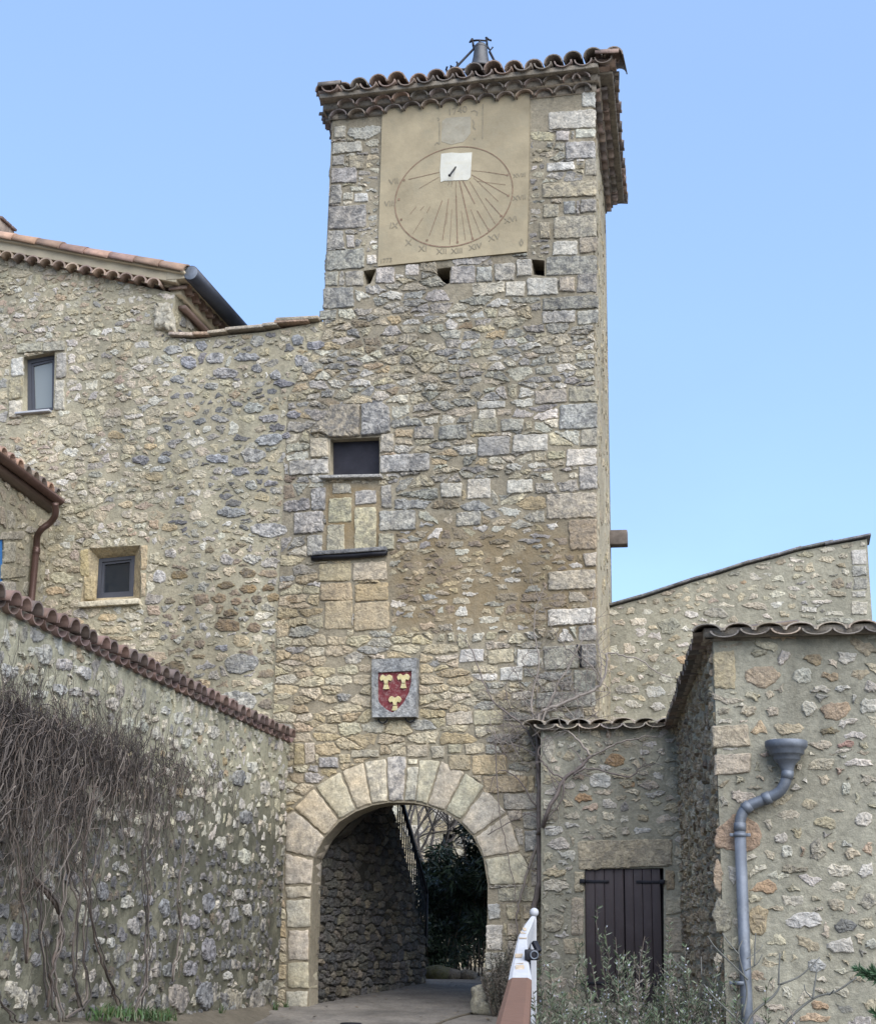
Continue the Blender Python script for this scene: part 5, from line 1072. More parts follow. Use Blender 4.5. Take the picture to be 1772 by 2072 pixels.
mb = MB(); pp = [(1591.8, 1546, .1), (1591.8, 1572, .1), (1577, 1602, .085), (1545.8, 1618, .07), (1511, 1634, .07), (1498, 1658, .07), (1497, 1690, .07)]
pth = smooth_path([TF.P(u, v, d) for u, v, d in pp], 6); a = pth[-1].copy(); b_ = a.copy(); b_.z = -.7
tube(mb, pth, .0405, .0405, 16, (.17, .2, .25, 0)); tube(mb, [a + Vector((0, 0, .02)), b_], .043, .043, 16, (.17, .2, .25, 0))
dp = mb.build('downpipe', MT['zinc_pipe'], tw); dp['label'] = 'grey zinc downpipe with an offset bend'
fp = TF.P(1590, 1503, .1); mb = MB()
lathe(mb, fp, [(.150, .012), (.156, .006), (.155, -.03), (.146, -.045), (.128, -.06), (.128, -.085), (.118, -.092), (.10, -.10), (.098, -.125), (.09, -.132), (.062, -.16), (.046, -.2), (.044, -.24)], sides=24, col=(.1, .11, .13, 0))
lathe(mb, fp, [(.150, .012), (.14, .0), (.12, -.05), (.04, -.15), (.001, -.15)], sides=24, col=(.1, .11, .13, 0)); mb.build('hopper', MT['zinc_pipe'], dp)
for k_ in (5, 17, 24, 33):
    if k_ + 1 < len(pth): mb = MB(); lathe(mb, pth[k_], [(.041, -.03), (.0465, -.028), (.0465, .028), (.041, .03)], (pth[k_ + 1] - pth[k_ - 1]), 16, (.2, .22, .25, 0)); mb.build('pipe_sleeve', MT['zinc_pipe'], dp)
for v in (1690, 1990):
    mb = MB(); c = TF.P(1497, v, .07); lathe(mb, c, [(.045, -.014), (.05, -.012), (.05, .012), (.045, .014)], sides=16, col=(.25, .27, .3, 0))
    for sg in (-1, 1): box(mb, c + TF.e * (.062 * sg), TF.e, TF.n, (0, 0, 1), .014, .012, .012, (.25, .27, .3, 0), bev=.003)
    seg_box(mb, c - TF.n * .04, c - TF.n * .1, .015, .015, col=(.2, .2, .2, 0)); mb.build('pipe_clamp', MT['zinc_pipe'], dp)

# ================================================================== wall with the slate coping behind, on the right
B_ = F.offset(-2.6)
bt = [B_.hit(*Z5(x, y)) for x, y in ((395, 440), (560, 395), (740, 335), (830, 305), (960, 268), (1100, 222), (1245, 186), (1365, 150), (1530, 118), (1725, 85))]
sr_ = bt[-1][0]
bw = thing('sloping_wall', 'rubble wall behind with a slate coping that climbs away from the tower', 'wall', B_.W((bt[0][0] + sr_) / 2, 0, 0))
fixed = rects(Z5, [(1640, 150, 1722, 230, wq), (1650, 235, 1724, 290, gq), (1655, 295, 1726, 360, bq), (1645, 368, 1724, 400, wq), (1640, 420, 1726, 490, gq)], cq, .016, pl=B_, sl=-.05)
fixed += rects(Z5, [(1450, 500, 1665, 542, gq), (875, 455, 1010, 508, gq), (770, 470, 858, 512, wq), (1205, 365, 1305, 402, wq), (1415, 362, 1505, 402, wq), (1515, 362, 1620, 400, cq), (1428, 408, 1555, 440, wq), (1368, 450, 1475, 480, wq), (565, 858, 690, 928, wq), (415, 850, 555, 905, gq), (640, 500, 755, 590, (.36, .34, .28, .5)), (735, 700, 820, 748, (.42, .31, .22, .3)), (1060, 310, 1110, 335, (.38, .28, .2, .4)), (1530, 300, 1612, 352, (.3, .26, .2, .5))], cq, .014, pl=B_, sl=-.05, blob=True)
mb = MB(); masonry(mb, B_, [(bt[0][0] - .4, -.2), (sr_, -.2)] + [(a, z - .03) for a, z in bt[::-1]] + [(bt[0][0] - .4, bt[0][1] - .1)], [], fixed, [dict(mask=lambda u, v: True, rows=(.09, .16), asp=(1., 2.3), gap=.035, drop=.06, pal=pal_r, h=.013, shrink=(.65, .97), chip=.35, skip=.08, warp=.026)], 81, grid=.1, rough=.012)
box(mb, B_.W((bt[0][0] + sr_) / 2, 2.4, -.28), B_.e, B_.n, (0, 0, 1), (sr_ - bt[0][0]) / 2 - .01, .2, 2.35, (.28, .26, .2, 0))
k = len(bt); top = [B_.W(a, z - .03) for a, z in bt]; bk_ = [p - B_.n * .45 for p in top]; low_ = [Vector((p.x, p.y, -.2)) for p in bk_]
mb.add(top + bk_ + low_ + [B_.W(sr_, -.2)], [(i, i + 1, i + 1 + k, i + k) for i in range(k - 1)] + [(i + k, i + k + 1, i + 2 * k + 1, i + 2 * k) for i in range(k - 1)] + [(k - 1, 2 * k - 1, 3 * k - 1, 3 * k)], (.3, .28, .22, 0))
mb.build('wall', [MT['mortar_right'], MT['stone_clean']], bw)
mb = MB()
for i in range(len(bt) - 1):
    a, b_ = bt[i], bt[i + 1]; c = shade(rg, (.21, .21, .215), .5)
    seg_box(mb, B_.W(a[0] - .06, a[1] - .012, -.2), B_.W(b_[0] + .05, b_[1] + .022, -.2), .52, .032, col=c, bev=.008)
mb.build('slate_coping', MT['stone'], bw)

# ================================================================== passage: stair parapet, railing and what lies beyond
A0 = F.P(632, 2036, -.30); A0.z = 0; Yb = 20.9
Bp = at_y(865, 1990, Yb); pe = Vector((Bp.x - A0.x, Bp.y - A0.y, 0)); pL = pe.length; pe.normalize()
PW = Plane(Vector((A0.x, A0.y, 0)), pe)
tp = [PW.hit(*ZF(x, y)) for x, y in ((120, 130), (170, 300), (205, 480), (250, 640), (290, 800), (330, 960), (350, 1130), (400, 1280), (440, 1420))]
prof = [(0, 2.9), (tp[0][0] - .5, tp[0][1] + .55), (tp[0][0], tp[0][1])] + tp[1:]
spw = thing('stair_parapet', 'dark rubble parapet wall of a stair descending beyond the archway', 'wall', PW.W(pL / 2, 0, -.2))
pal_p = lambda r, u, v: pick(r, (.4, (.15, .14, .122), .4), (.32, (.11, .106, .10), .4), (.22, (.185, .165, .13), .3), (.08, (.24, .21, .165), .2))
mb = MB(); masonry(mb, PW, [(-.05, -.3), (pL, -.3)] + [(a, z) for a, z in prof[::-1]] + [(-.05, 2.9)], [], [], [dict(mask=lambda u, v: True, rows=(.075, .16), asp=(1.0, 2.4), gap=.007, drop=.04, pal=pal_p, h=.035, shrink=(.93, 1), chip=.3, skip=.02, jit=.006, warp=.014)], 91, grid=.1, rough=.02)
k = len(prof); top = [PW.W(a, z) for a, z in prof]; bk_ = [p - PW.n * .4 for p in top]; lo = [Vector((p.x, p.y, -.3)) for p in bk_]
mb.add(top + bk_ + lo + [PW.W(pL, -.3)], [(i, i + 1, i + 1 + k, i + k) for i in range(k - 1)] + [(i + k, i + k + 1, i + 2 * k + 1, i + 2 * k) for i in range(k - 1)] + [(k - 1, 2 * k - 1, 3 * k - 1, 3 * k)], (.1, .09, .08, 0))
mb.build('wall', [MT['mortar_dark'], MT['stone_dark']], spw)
RP = PW.offset(-.12)
rl = thing('stair_railing', 'black iron stair railing with many thin bars above the dark parapet', 'railing', PW.W(pL * .8, 1, -.12))
h0, h1, h2 = RP.P(*ZF(160, -160)), RP.P(*ZF(245, 60)), RP.P(*ZF(462, 950)); hE = RP.P(*ZF(445, 1380))
mb = MB(); seg_box(mb, h0, h2, .05, .035, col=(.02, .02, .03, 0), bev=.005); mb.build('handrail', MT['rail_iron'], rl)
hs, hz = RP.hit(*ZF(245, 60)); es, ez = RP.hit(*ZF(462, 950)); s00 = RP.hit(*ZF(160, -160))[0]
def topz(s_): return ez + (s_ - es) * (hz - ez) / (hs - es)
def botz(s_):
    for (a, z), (a2, z2) in zip(prof[:-1], prof[1:]):
        if a <= s_ <= a2: return z + (z2 - z) * (s_ - a) / max(1e-6, a2 - a)
    return prof[-1][1]
for k in range(15):
    s_ = s00 + .05 + (es - s00 - .07) * k / 14; mb = MB(); seg_box(mb, RP.W(s_, botz(s_) - .05), RP.W(s_, topz(s_) - .012), .013, .013, up=RP.n, col=(.02, .02, .03, 0)); mb.build('baluster', MT['rail_iron'], rl)
mb = MB(); seg_box(mb, RP.W(es, botz(es) - .1), RP.W(es, topz(es)), .04, .04, up=RP.n, col=(.02, .02, .03, 0), bev=.004); mb.build('end_post', MT['rail_iron'], rl)
mb = MB(); seg_box(mb, RP.W(s00, topz(s00) - .12), RP.W(es, topz(es) - .12), .02, .03, col=(.02, .02, .03, 0)); mb.build('lower_rail', MT['rail_iron'], rl)

# far house wall seen through the arch
FH = Plane(Vector((-3, 31, 0)), (1, -.05))
fh = thing('far_house', 'pale stone house seen through the archway behind bare branches', 'house', (0.5, 31, 0))
mb = MB(); fwin = [FH.hit(*ZF(x, y)) for x, y in ((625, 610), (725, 610), (725, 350), (625, 350))]; fc_ = (sum(p[0] for p in fwin) / 4, sum(p[1] for p in fwin) / 4)
masonry(mb, FH, [(-1, -.5), (5.4, -.5), (5.4, 6.5), (-1, 6.5)], [fwin], [], [dict(mask=lambda u, v: 700 < u < 1030 and v > 1500, rows=(.2, .36), asp=(1, 2), gap=.05, pal=lambda r, u, v: pick(r, (.5, WHITE, .4), (.4, CREAM, .3), (.2, GREY, .4)), h=.03)], 95, grid=.5)
mb.build('wall', [MT['mortar_left'], MT['stone']], fh)
mb = MB(); box(mb, FH.W(*fc_, -.2), FH.e, FH.n, (0, 0, 1), .5, .03, .8, (.06, .06, .07, 0)); mb.build('window', MT['frame_grey'], fh)

# ================================================================== plants, railing and small things
def leafq(mb, p, d, ln, w, col, nrm=None):
    d = d.normalized(); s_ = d.cross(nrm if nrm is not None else Vector((random.gauss(0, 1), random.gauss(0, 1), random.gauss(0, 1)))).normalized()
    mb.add([p - s_ * w * .25, p + d * ln * .5 - s_ * w * .5, p + d * ln, p + d * ln * .5 + s_ * w * .5, p + s_ * w * .25], [(0, 1, 2, 3, 4)], col)
random.seed(7)
# ---- dry creeper on the garden wall
VC = [(.125, .105, .09, 0), (.09, .076, .068, 0), (.17, .145, .125, 0), (.065, .056, .052, 0), (.115, .09, .076, 0)]
cr = thing('climbing_creeper', 'leafless brown creeper hanging in a thick tangle over the garden wall', 'climber', G.W(3.2, gz(-3, 9), .1))
STEMS = [((300, 1760), (270, 1600), (250, 1400), (200, 1100), (150, 800), (100, 500), (60, 250)), ((330, 1820), (300, 1500), (340, 1250), (350, 900), (330, 600), (250, 300)), ((440, 1760), (400, 1500), (420, 1200), (370, 1000), (350, 700), (300, 420)),
         ((700, 1810), (640, 1720), (560, 1500), (490, 1250), (460, 900), (520, 500)), ((720, 1800), (780, 1600), (790, 1400), (800, 1150), (775, 900), (820, 600), (790, 350)), ((940, 1600), (985, 1300), (960, 1150), (990, 900), (985, 700)),
         ((200, 1050), (330, 1250), (300, 1500), (260, 1740)), ((80, 1820), (0, 1700), (-80, 1600)), ((250, 1700), (210, 1300), (230, 900), (200, 500), (190, 250)), ((360, 1800), (470, 1700), (450, 1400), (480, 1100), (560, 760)), ((770, 1780), (800, 1420), (770, 1050), (790, 700)), ((150, 1500), (120, 1200), (90, 900), (20, 600))]
for i, L_ in enumerate(STEMS):
    mb = MB(); pts = smooth_path([G.P(*Z7(x + random.uniform(-8, 8), y), .06 + .05 * random.random()) for x, y in L_], 7)
    pts = [p + Vector((random.gauss(0, .007), random.gauss(0, .007), 0)) for p in pts]
    r_ = .015 if i in (6,) else random.uniform(.005, .0095); tube(mb, pts, r_ * 1.3, r_ * .6, 6, random.choice(VC)); 
    p2 = [p + G.n * .02 + G.e * .03 * math.sin(k * .7 + i) for k, p in enumerate(pts)]; tube(mb, p2, r_ * .8, r_ * .5, 5, random.choice(VC))
    mb.build('woody_stem', MT['vine'], cr)
mb = MB()
def topv(zx): return 95 + max(0, zx) ** 1.12 * .145 if zx < 900 else 95 + 900 ** 1.12 * .145 + (zx - 900) * .22
for i in range(1500):                                                       # short curled twigs, the dark body of the mass
    zx = random.choice([random.uniform(-250, 420), random.uniform(-250, 760), random.triangular(-200, 1300, 420)]); zy = topv(zx) + random.random() ** 1.4 * (470 if zx < 500 else 230 if zx < 900 else 90) + random.gauss(0, 18)
    d0 = random.random() * .1 + .02; a, z = G.hit(*Z7(zx, zy), d0); ang = random.uniform(-math.pi, math.pi); cu = random.gauss(0, .55); ln = random.uniform(.15, .5); pts = []
    for k in range(10): pts.append(G.W(a, z, max(.012, d0))); a += math.cos(ang) * ln / 10; z += math.sin(ang) * ln / 10; ang += cu * .6 + random.gauss(0, .25); d0 += random.gauss(0, .01)
    tube(mb, pts, random.uniform(.002, .004), .0012, 3, random.choice([(.06, .05, .046, 0), (.08, .066, .058, 0), (.05, .042, .04, 0)]), caps=False)
for i in range(900):
    zx = random.choice([random.uniform(-250, 450), random.uniform(-250, 1000), random.triangular(-200, 1330, 560)])
    t0 = topv(zx); long_ = random.random() < .55
    zy = t0 + random.random() ** 1.8 * (640 if zx < 600 else 330 if zx < 950 else 120) + random.gauss(0, 26)
    ln = random.uniform(.5, 1.5) * (1 if zx < 600 else .8 if zx < 950 else .45) if long_ else random.uniform(.15, .6)
    d0 = random.random() ** 1.8 * (.24 if zx < 500 else .14) + .02
    a, z = G.hit(*Z7(zx, zy), d0); ang = -math.pi / 2 + random.gauss(0, .65 if long_ else 1.3); pts = []
    curl = random.gauss(0, .2 if long_ else .5); n_ = 16 if long_ else 9
    for k in range(n_):
        if z < -.05: break
        pts.append(G.W(a, z, max(.012, d0))); a += math.cos(ang) * ln / n_; z += math.sin(ang) * ln / n_
        ang += curl * .5 + random.gauss(0, .36) + (-math.pi / 2 - ang) * (.09 if long_ else .02); d0 += random.gauss(-.003, .010)
    if len(pts) > 3: tube(mb, pts, random.uniform(.0026, .0058), .0016, 3, random.choice(VC), caps=False)
o = mb.build('tangled_twigs', MT['vine'], cr); o['kind'] = 'stuff'
mb = MB()
for i in range(190):                                                        # thin runners reaching up the pale upper part and out of the mass
    zx = random.uniform(-150, 1000); zy = topv(zx) + random.uniform(-30, 60); a, z = G.hit(*Z7(zx, zy), .05); ang = math.pi / 2 + random.gauss(0, .8); ln = random.uniform(.15, .75); pts = []
    for k in range(10): pts.append(G.W(a, min(z, GZ - .02), .03 + .01 * math.sin(k))); a += math.cos(ang) * ln / 10; z += math.sin(ang) * ln / 10; ang += random.gauss(0, .3)
    tube(mb, pts, .0028, .0012, 3, random.choice(VC), caps=False)
o = mb.build('runner_twigs', MT['vine'], cr); o['kind'] = 'stuff'

# ---- bare climber on the tower corner and the outbuilding
cv = thing('bare_climber', 'bare woody climber spreading from the arch pier over the scalloped coping', 'climber', O_.W(s_l, .1, .05))
V2 = [(.17, .145, .125, 0), (.22, .19, .165, 0), (.13, .108, .098, 0)]
def stemline(pts, r0_, r1_, nm='branch', twigs=6, tw=.35, pl=F, off=.12):
    mb = MB(); r0_ *= 1.5; r1_ *= 1.5; twigs = int(twigs * 1.7); ps = smooth_path([(O_ if d_ == 'o' else F).P(u, v, .1 if d_ == 'o' else off) for (u, v, *dd) in pts for d_ in [dd[0] if dd else 't']], 6)
    ps = [p + Vector((random.gauss(0, .006), random.gauss(0, .004), random.gauss(0, .006))) for p in ps]
    col = random.choice(V2); tube(mb, ps, r0_, r1_, 6, col)
    for k in range(twigs):
        i = random.randrange(1, len(ps) - 1); q = ps[i].copy(); t = (ps[i + 1] - ps[i - 1]).normalized(); sd = random.choice((-1, 1)); ax_ = t.cross(F.n) * sd
        d_ = (t * .6 + ax_ * random.uniform(.4, 1.1) + F.n * random.uniform(0, .25)).normalized(); ln = random.uniform(.25, 1) * tw; pts2 = [q.copy()]
        for j in range(6): q += d_ * ln / 6; d_ = (d_ + Vector((random.gauss(0, .16), random.gauss(0, .08), random.gauss(0, .16)))).normalized(); pts2.append(q.copy())
        tube(mb, pts2, max(.0035, r1_ * .6), .002, 4, col, caps=False)
    mb.build(nm, MT['vine'], cv)
c5 = lambda L_, w='o': [(*Z5(x, y), w) for x, y in L_]
stemline([(1072, 2010), (1080, 1850), (1090, 1780), (1089, 1690), (1091, 1600), (1086, 1520), (1087, 1470)], .026, .013, 'trunk', 5, .3)
stemline([(1089, 1690)] + c5([(60, 1540), (150, 1350), (225, 1290), (290, 1225)]), .017, .011, twigs=5)
stemline(c5([(290, 1225), (215, 1130), (150, 1085), (90, 1060)]), .010, .004); stemline(c5([(290, 1225), (430, 1160), (560, 1125), (640, 1120)]), .008, .003)
stemline(c5([(200, 1320), (300, 1290), (480, 1332), (545, 1290), (575, 1250)]), .008, .003); stemline(c5([(150, 1350), (60, 1280), (20, 1200), (60, 1120)]), .007, .003)
stemline(c5([(150, 1350), (140, 1450), (60, 1560)]), .007, .003)
stemline([(1087, 1470)] + c5([(40, 990), (130, 960), (250, 905), (335, 860), (372, 760), (375, 690)], 't'), .014, .008, twigs=8)
stemline(c5([(335, 860), (300, 760), (200, 690), (140, 630), (80, 540), (20, 400)], 't'), .006, .002, twigs=7); stemline(c5([(370, 690), (440, 695), (560, 730), (650, 800), (740, 820)], 't'), .007, .003, twigs=5)
stemline(c5([(340, 860), (345, 760), (330, 650), (320, 500)], 't'), .006, .002); stemline([(1086, 1520), (1060, 1470), (1020, 1440), (985, 1400), (960, 1330), (940, 1290)], .009, .003, twigs=8)
stemline([(1087, 1500), (1075, 1420), (1090, 1340), (1080, 1250), (1105, 1180)], .009, .002, twigs=9); stemline([(1088, 1480), (1120, 1400), (1160, 1330), (1190, 1260), (1205, 1180)], .009, .002, twigs=9)
stemline([(1086, 1530), (1050, 1510), (1010, 1500), (985, 1470)], .008, .002, twigs=8); stemline([(1089, 1640), (1050, 1580), (1010, 1560), (990, 1600)], .007, .002, twigs=6); stemline([(1090, 1700), (1060, 1790), (1046, 1850), (1052, 1930), (1070, 1990)], .011, .005, twigs=4)
stemline([(1000, 1480), (1010, 1640), (1030, 1740), (1050, 1850)], .005, .003, twigs=5); stemline([(985, 1690), (1040, 1660), (1089, 1640)], .004, .003, twigs=3); stemline([(1089, 1600), (1120, 1520), (1170, 1470), (1210, 1440)], .009, .003, twigs=9)
for k in range(34):
    u, v = random.uniform(1000, 1200), random.uniform(1380, 1560); stemline([(u, v), (u + random.gauss(0, 30), v - random.uniform(20, 70)), (u + random.gauss(0, 60), v - random.uniform(60, 140))], .0035, .0015, 'twig', 3, .2)

# ---- brown handrail with the white end
hr = thing('handrail', 'brown wooden handrail ending in a white painted tip with a small ball', 'railing', (.4, 6.5, gz(.4, 6.5)))
def hp(x, y, d): return at_y(*ZD(x, y), d)
prof_r = []
near = [(200, 2072, 740, 5.3), (405, 1362, 790, 7.5)]
def rail_piece(name, st, mat, th, nm=None):
    mb = MB(); vs_, fs = [], []; k = 6
    for x0, y, x1, d, th_ in st:
        a, b_ = hp(x0, y, d), hp(x1, y, d); w = (b_ - a); up = Vector((0, 0, 1)); e = w.normalized(); crown = w.length * .10
        vs_ += [a - up * th_, a, a + w * .17 + up * crown, a + w * .83 + up * crown, b_, b_ - up * th_]
    for i in range(len(st) - 1):
        for j in range(k): fs.append((i * k + j, i * k + (j + 1) % k, (i + 1) * k + (j + 1) % k, (i + 1) * k + j))
    fs += [tuple(range(k))[::-1], tuple((len(st) - 1) * k + j for j in range(k))]
    mb.add(vs_, fs, (.3, .2, .1, 0)); return mb.build(name, mat, hr, smooth=False)
rail_piece('rail_beam', [(-420, 4200, 600, 3.0, .07), (200, 2072, 740, 5.3, .07), (405, 1362, 785, 7.5, .07)], MT['rail_brown'], .07)
tip = rail_piece('painted_tip', [(404, 1361, 790, 7.505, .075), (440, 1180, 755, 7.62, .08), (490, 985, 725, 7.75, .085), (540, 760, 712, 7.9, .085), (570, 640, 712, 8.0, .08), (672, 460, 790, 8.15, .07), (775, 325, 838, 8.25, .05)], MT['rail_white'], .08)
for (x0, y0, x1, y1, d) in ((522, 985, 640, 1050, 7.745), (515, 1110, 660, 1150, 7.67), (520, 1170, 655, 1270, 7.6), (640, 540, 700, 590, 8.07), (580, 690, 690, 720, 7.96), (600, 600, 680, 640, 8.03)):
    mb = MB(); a, b_, c, e_ = hp(x0, y1, d - .02), hp(x1, y1, d - .02), hp(x1, y0, d + .02), hp(x0, y0, d + .02); z_ = Vector((0, 0, .0165 if d < 7.9 else .011))
    mb.add([q + z_ + Vector((random.gauss(0, .003), random.gauss(0, .004), 0)) for q in (a, b_, c, e_)], [(0, 1, 2, 3)]); mb.build('worn_patch', MT['rust'], tip, smooth=False)
mb = MB(); bc_ = hp(826, 256, 8.28); lathe(mb, bc_, [(.024 * math.sin(math.pi * k / 10) + .0005, -.024 * math.cos(math.pi * k / 10)) for k in range(11)] , sides=16, col=(.6, .6, .6, 0))
lathe(mb, bc_, [(.012, -.05), (.012, -.02)], sides=10, col=(.6, .6, .6, 0)); mb.build('ball_finial', MT['rail_white'], hr)
mb = MB(); a = hp(812, 360, 8.27); b_ = Vector((a.x, a.y, gz(a.x, a.y) - .1)); seg_box(mb, a, b_, .032, .045, up=Vector((0, 1, 0)), col=(.6, .6, .6, 0), bev=.004); mb.build('end_post', MT['rail_white'], hr, smooth=False)
for d in (3.4, 5.9):
    mb = MB(); c = hp(500 if d > 5 else 200, 1880 if d > 5 else 3700, d); c.x += .03; c.z -= .1; b_ = Vector((c.x, c.y, gz(c.x, c.y) - .1)); seg_box(mb, c, b_, .05, .05, up=Vector((0, 1, 0)), col=(.6, .6, .6, 0), bev=.004); mb.build('post', MT['rail_white'], hr, smooth=False)
lt = MB(); c = hp(822, 950, 7.7); box(lt, c + Vector((-.012, 0, 0)), (1, 0, 0), (0, 1, 0), (0, 0, 1), .034, .02, .026, (.03, .03, .03, 0), bev=.006)
p0, p1 = hp(825, 735, 7.75), hp(905, 900, 7.72); seg_box(lt, p0, p1, .03, .022, col=(.03, .03, .03, 0), bev=.004); p0, p1 = hp(745, 1000, 7.7), hp(752, 1100, 7.69); tube(lt, [p0, p1], .006, .005, 6, (.03, .03, .03, 0))
lt = lt.build('latch', MT['iron'], hr); mb = MB(); lathe(mb, c + Vector((0, -.022, 0)), [(.022, 0), (.022, .006), (.016, .007), (.015, 0)], Vector((0, -1, 0)), 18, (.5, .5, .5, 0)); mb.build('latch_ring', MT['zinc_pipe'], lt)

# ---- rosemary bushes in the bed before the shutters
LR = [(.075, .10, .052, 0), (.055, .082, .038, 0), (.10, .125, .072, 0), (.125, .14, .10, 0), (.06, .075, .042, 0)]
def rosemary(label, u, v, y, w, n_, ht, seed, name='rosemary_bush', flowers=.10, cols=LR, grp='rosemary bushes in the planting bed', leafden=1.0, dry=.15):
    rg = random.Random(seed); random.seed(seed); c = at_y(u, v, y); base = Vector((c.x, c.y, gz(c.x, c.y) - .02)); topz_ = c.z
    o = thing(name, label, 'bush', base, grp); ms, ml, mf = MB(), MB(), MB()
    for i in range(n_):
        a_ = rg.uniform(0, 2 * math.pi); rr = w * math.sqrt(rg.random()); q = base + Vector((math.cos(a_) * rr * .45, math.sin(a_) * rr * .45, 0))
        hh = (topz_ - base.z) * (1 - .5 * (rr / w) ** 1.5) * rg.uniform(.55, 1.02) if i else (topz_ - base.z); d_ = Vector((math.cos(a_) * rr * .55, math.sin(a_) * rr * .55, hh)); pts = [q.copy()]; k = 12
        for j in range(k): q = q + d_ / k + Vector((rg.gauss(0, .012), rg.gauss(0, .012), 0)); pts.append(q.copy())
        col = rg.choice([(.12, .10, .08, 0), (.16, .135, .11, 0), (.09, .075, .06, 0)]); tube(ms, pts, .0048, .0018, 4, col, caps=False)
        isdry = rg.random() < dry
        for j in range(int(62 * leafden)):
            t = .22 + .78 * rg.random() ** .75; f = t * k; ii = min(k - 1, int(f)); p = pts[ii].lerp(pts[ii + 1], f - ii); g = rg.uniform(0, 2 * math.pi)
            d2 = Vector((math.cos(g), math.sin(g), rg.uniform(.35, 1.3))); cc = rg.choice(cols) if not isdry else (.16, .14, .115, 0); leafq(ml, p, d2, rg.uniform(.022, .045), rg.uniform(.006, .010), cc)
            if rg.random() < flowers and t > .3: leafq(mf, p + d2.normalized() * .012, d2, .013, .011, (.40, .40, .47, 0))
        for j in range(4):                                               # side shoots
            t = rg.uniform(.35, .9); f = t * k; ii = int(f); p = pts[ii].copy(); g = rg.uniform(0, 2 * math.pi); d2 = Vector((math.cos(g) * .6, math.sin(g) * .6, 1)).normalized(); ln = rg.uniform(.06, .17)
            tube(ms, [p, p + d2 * ln * .5 + Vector((0, 0, .01)), p + d2 * ln + Vector((0, 0, .03))], .0025, .0012, 3, col, caps=False)
            for m_ in range(int(15 * leafden)):
                g2 = rg.uniform(0, 2 * math.pi); leafq(ml, p + d2 * ln * rg.random() + Vector((0, 0, .015)), Vector((math.cos(g2), math.sin(g2), .8)), rg.uniform(.016, .03), rg.uniform(.004, .007), rg.choice(cols) if not isdry else (.16, .14, .115, 0))
    ms.build('stems', MT['bark'], o); ml.build('foliage', MT['needle'], o, smooth=False)
    if flowers: mf.build('flowers', MT['needle'], o, smooth=False)['kind'] = 'stuff'
    return o
rosemary('rosemary with the tallest grey-green spikes before the left shutter', 1246, 1836, 9.4, .34, 52, 1, 101)
rosemary('rosemary with spiky tips before the right shutter leaf', 1310, 1866, 9.0, .34, 54, 1, 102)
rosemary('thin rosemary shoots beside the white end of the handrail', 1130, 1862, 9.6, .2, 24, 1, 103, leafden=.9)
rosemary('low dense rosemary between the handrail and the shutters', 1160, 1893, 8.4, .44, 90, 1, 104)
rosemary('rosemary with the most pale blue flowers, between the shutters and the pipe', 1385, 1912, 8.6, .44, 76, 1, 105, flowers=.2)
rosemary('low rosemary at the front of the bed, close to the rail', 1118, 1945, 7.6, .28, 64, 1, 106)
rosemary('leafy rosemary in front of the low centre of the bed', 1262, 1935, 7.7, .46, 90, 1, 107, flowers=.14)
rosemary('sparse rosemary just left of the zinc downpipe', 1430, 1990, 8.0, .22, 20, 1, 108)
rosemary('dry rosemary tips just right of the zinc downpipe', 1575, 1985, 8.2, .20, 13, 1, 109, leafden=.6, dry=.6)
rosemary('greyish lavender clump behind the boulder, against the right arch pier', 1018, 1890, 16.7, .24, 56, 1, 110, name='lavender_clump', cols=[(.07, .075, .058, 0), (.09, .085, .07, 0), (.055, .06, .045, 0)], grp=None, flowers=0, dry=.4)

# ---- bare fig shrub right of the pipe, conifer sprig at the right edge, dry grass
bs = thing('bare_shrub', 'leafless shrub with long forked grey twigs before the zinc pipe', 'shrub', at_z(1610, 2160, -.2))
def twigs(L_, r0_, r1_, y, col=(.10, .10, .09, 0)):
    mb = MB(); ps = smooth_path([at_y(*Z8(x, yy), y + .03 * i) for i, (x, yy) in enumerate(L_)], 5); tube(mb, ps, r0_, r1_, 6, col); mb.build('twig', MT['bark'], bs)
for L_, r in ((((1180, 1250), (1230, 1100), (1330, 1010), (1360, 960)), .009), (((1360, 960), (1450, 920), (1530, 842)), .006), (((1352, 962), (1354, 900), (1358, 825)), .006), (((1330, 1250), (1380, 1130), (1500, 1022), (1600, 990), (1688, 930)), .008), (((1500, 1022), (1508, 960), (1518, 895)), .006), (((1500, 1022), (1470, 990), (1462, 960)), .004),
              (((1250, 1180), (1130, 1070), (1060, 1000), (1030, 960)), .006), (((1220, 940), (1160, 880), (1080, 800), (1045, 750)), .005), (((1180, 830), (1130, 770), (1110, 738)), .004), (((1200, 1100), (1215, 980), (1180, 830), (1195, 770)), .006), (((1210, 900), (1260, 870), (1282, 830)), .004), (((1248, 880), (1250, 800), (1254, 738)), .005), (((1215, 850), (1260, 820), (1285, 790)), .003), (((1020, 920), (1018, 840)), .004), (((940, 900), (890, 845)), .003),
              (((1590, 985), (1570, 1005), (1560, 990)), .004)): twigs(L_, r, r * .55, 8.3)
cf = thing('conifer_branch', 'dark green conifer shrub reaching in at the right edge', 'shrub', at_z(1850, 2150, -.2)); mb, ms = MB(), MB(); rg = random.Random(120); random.seed(120)
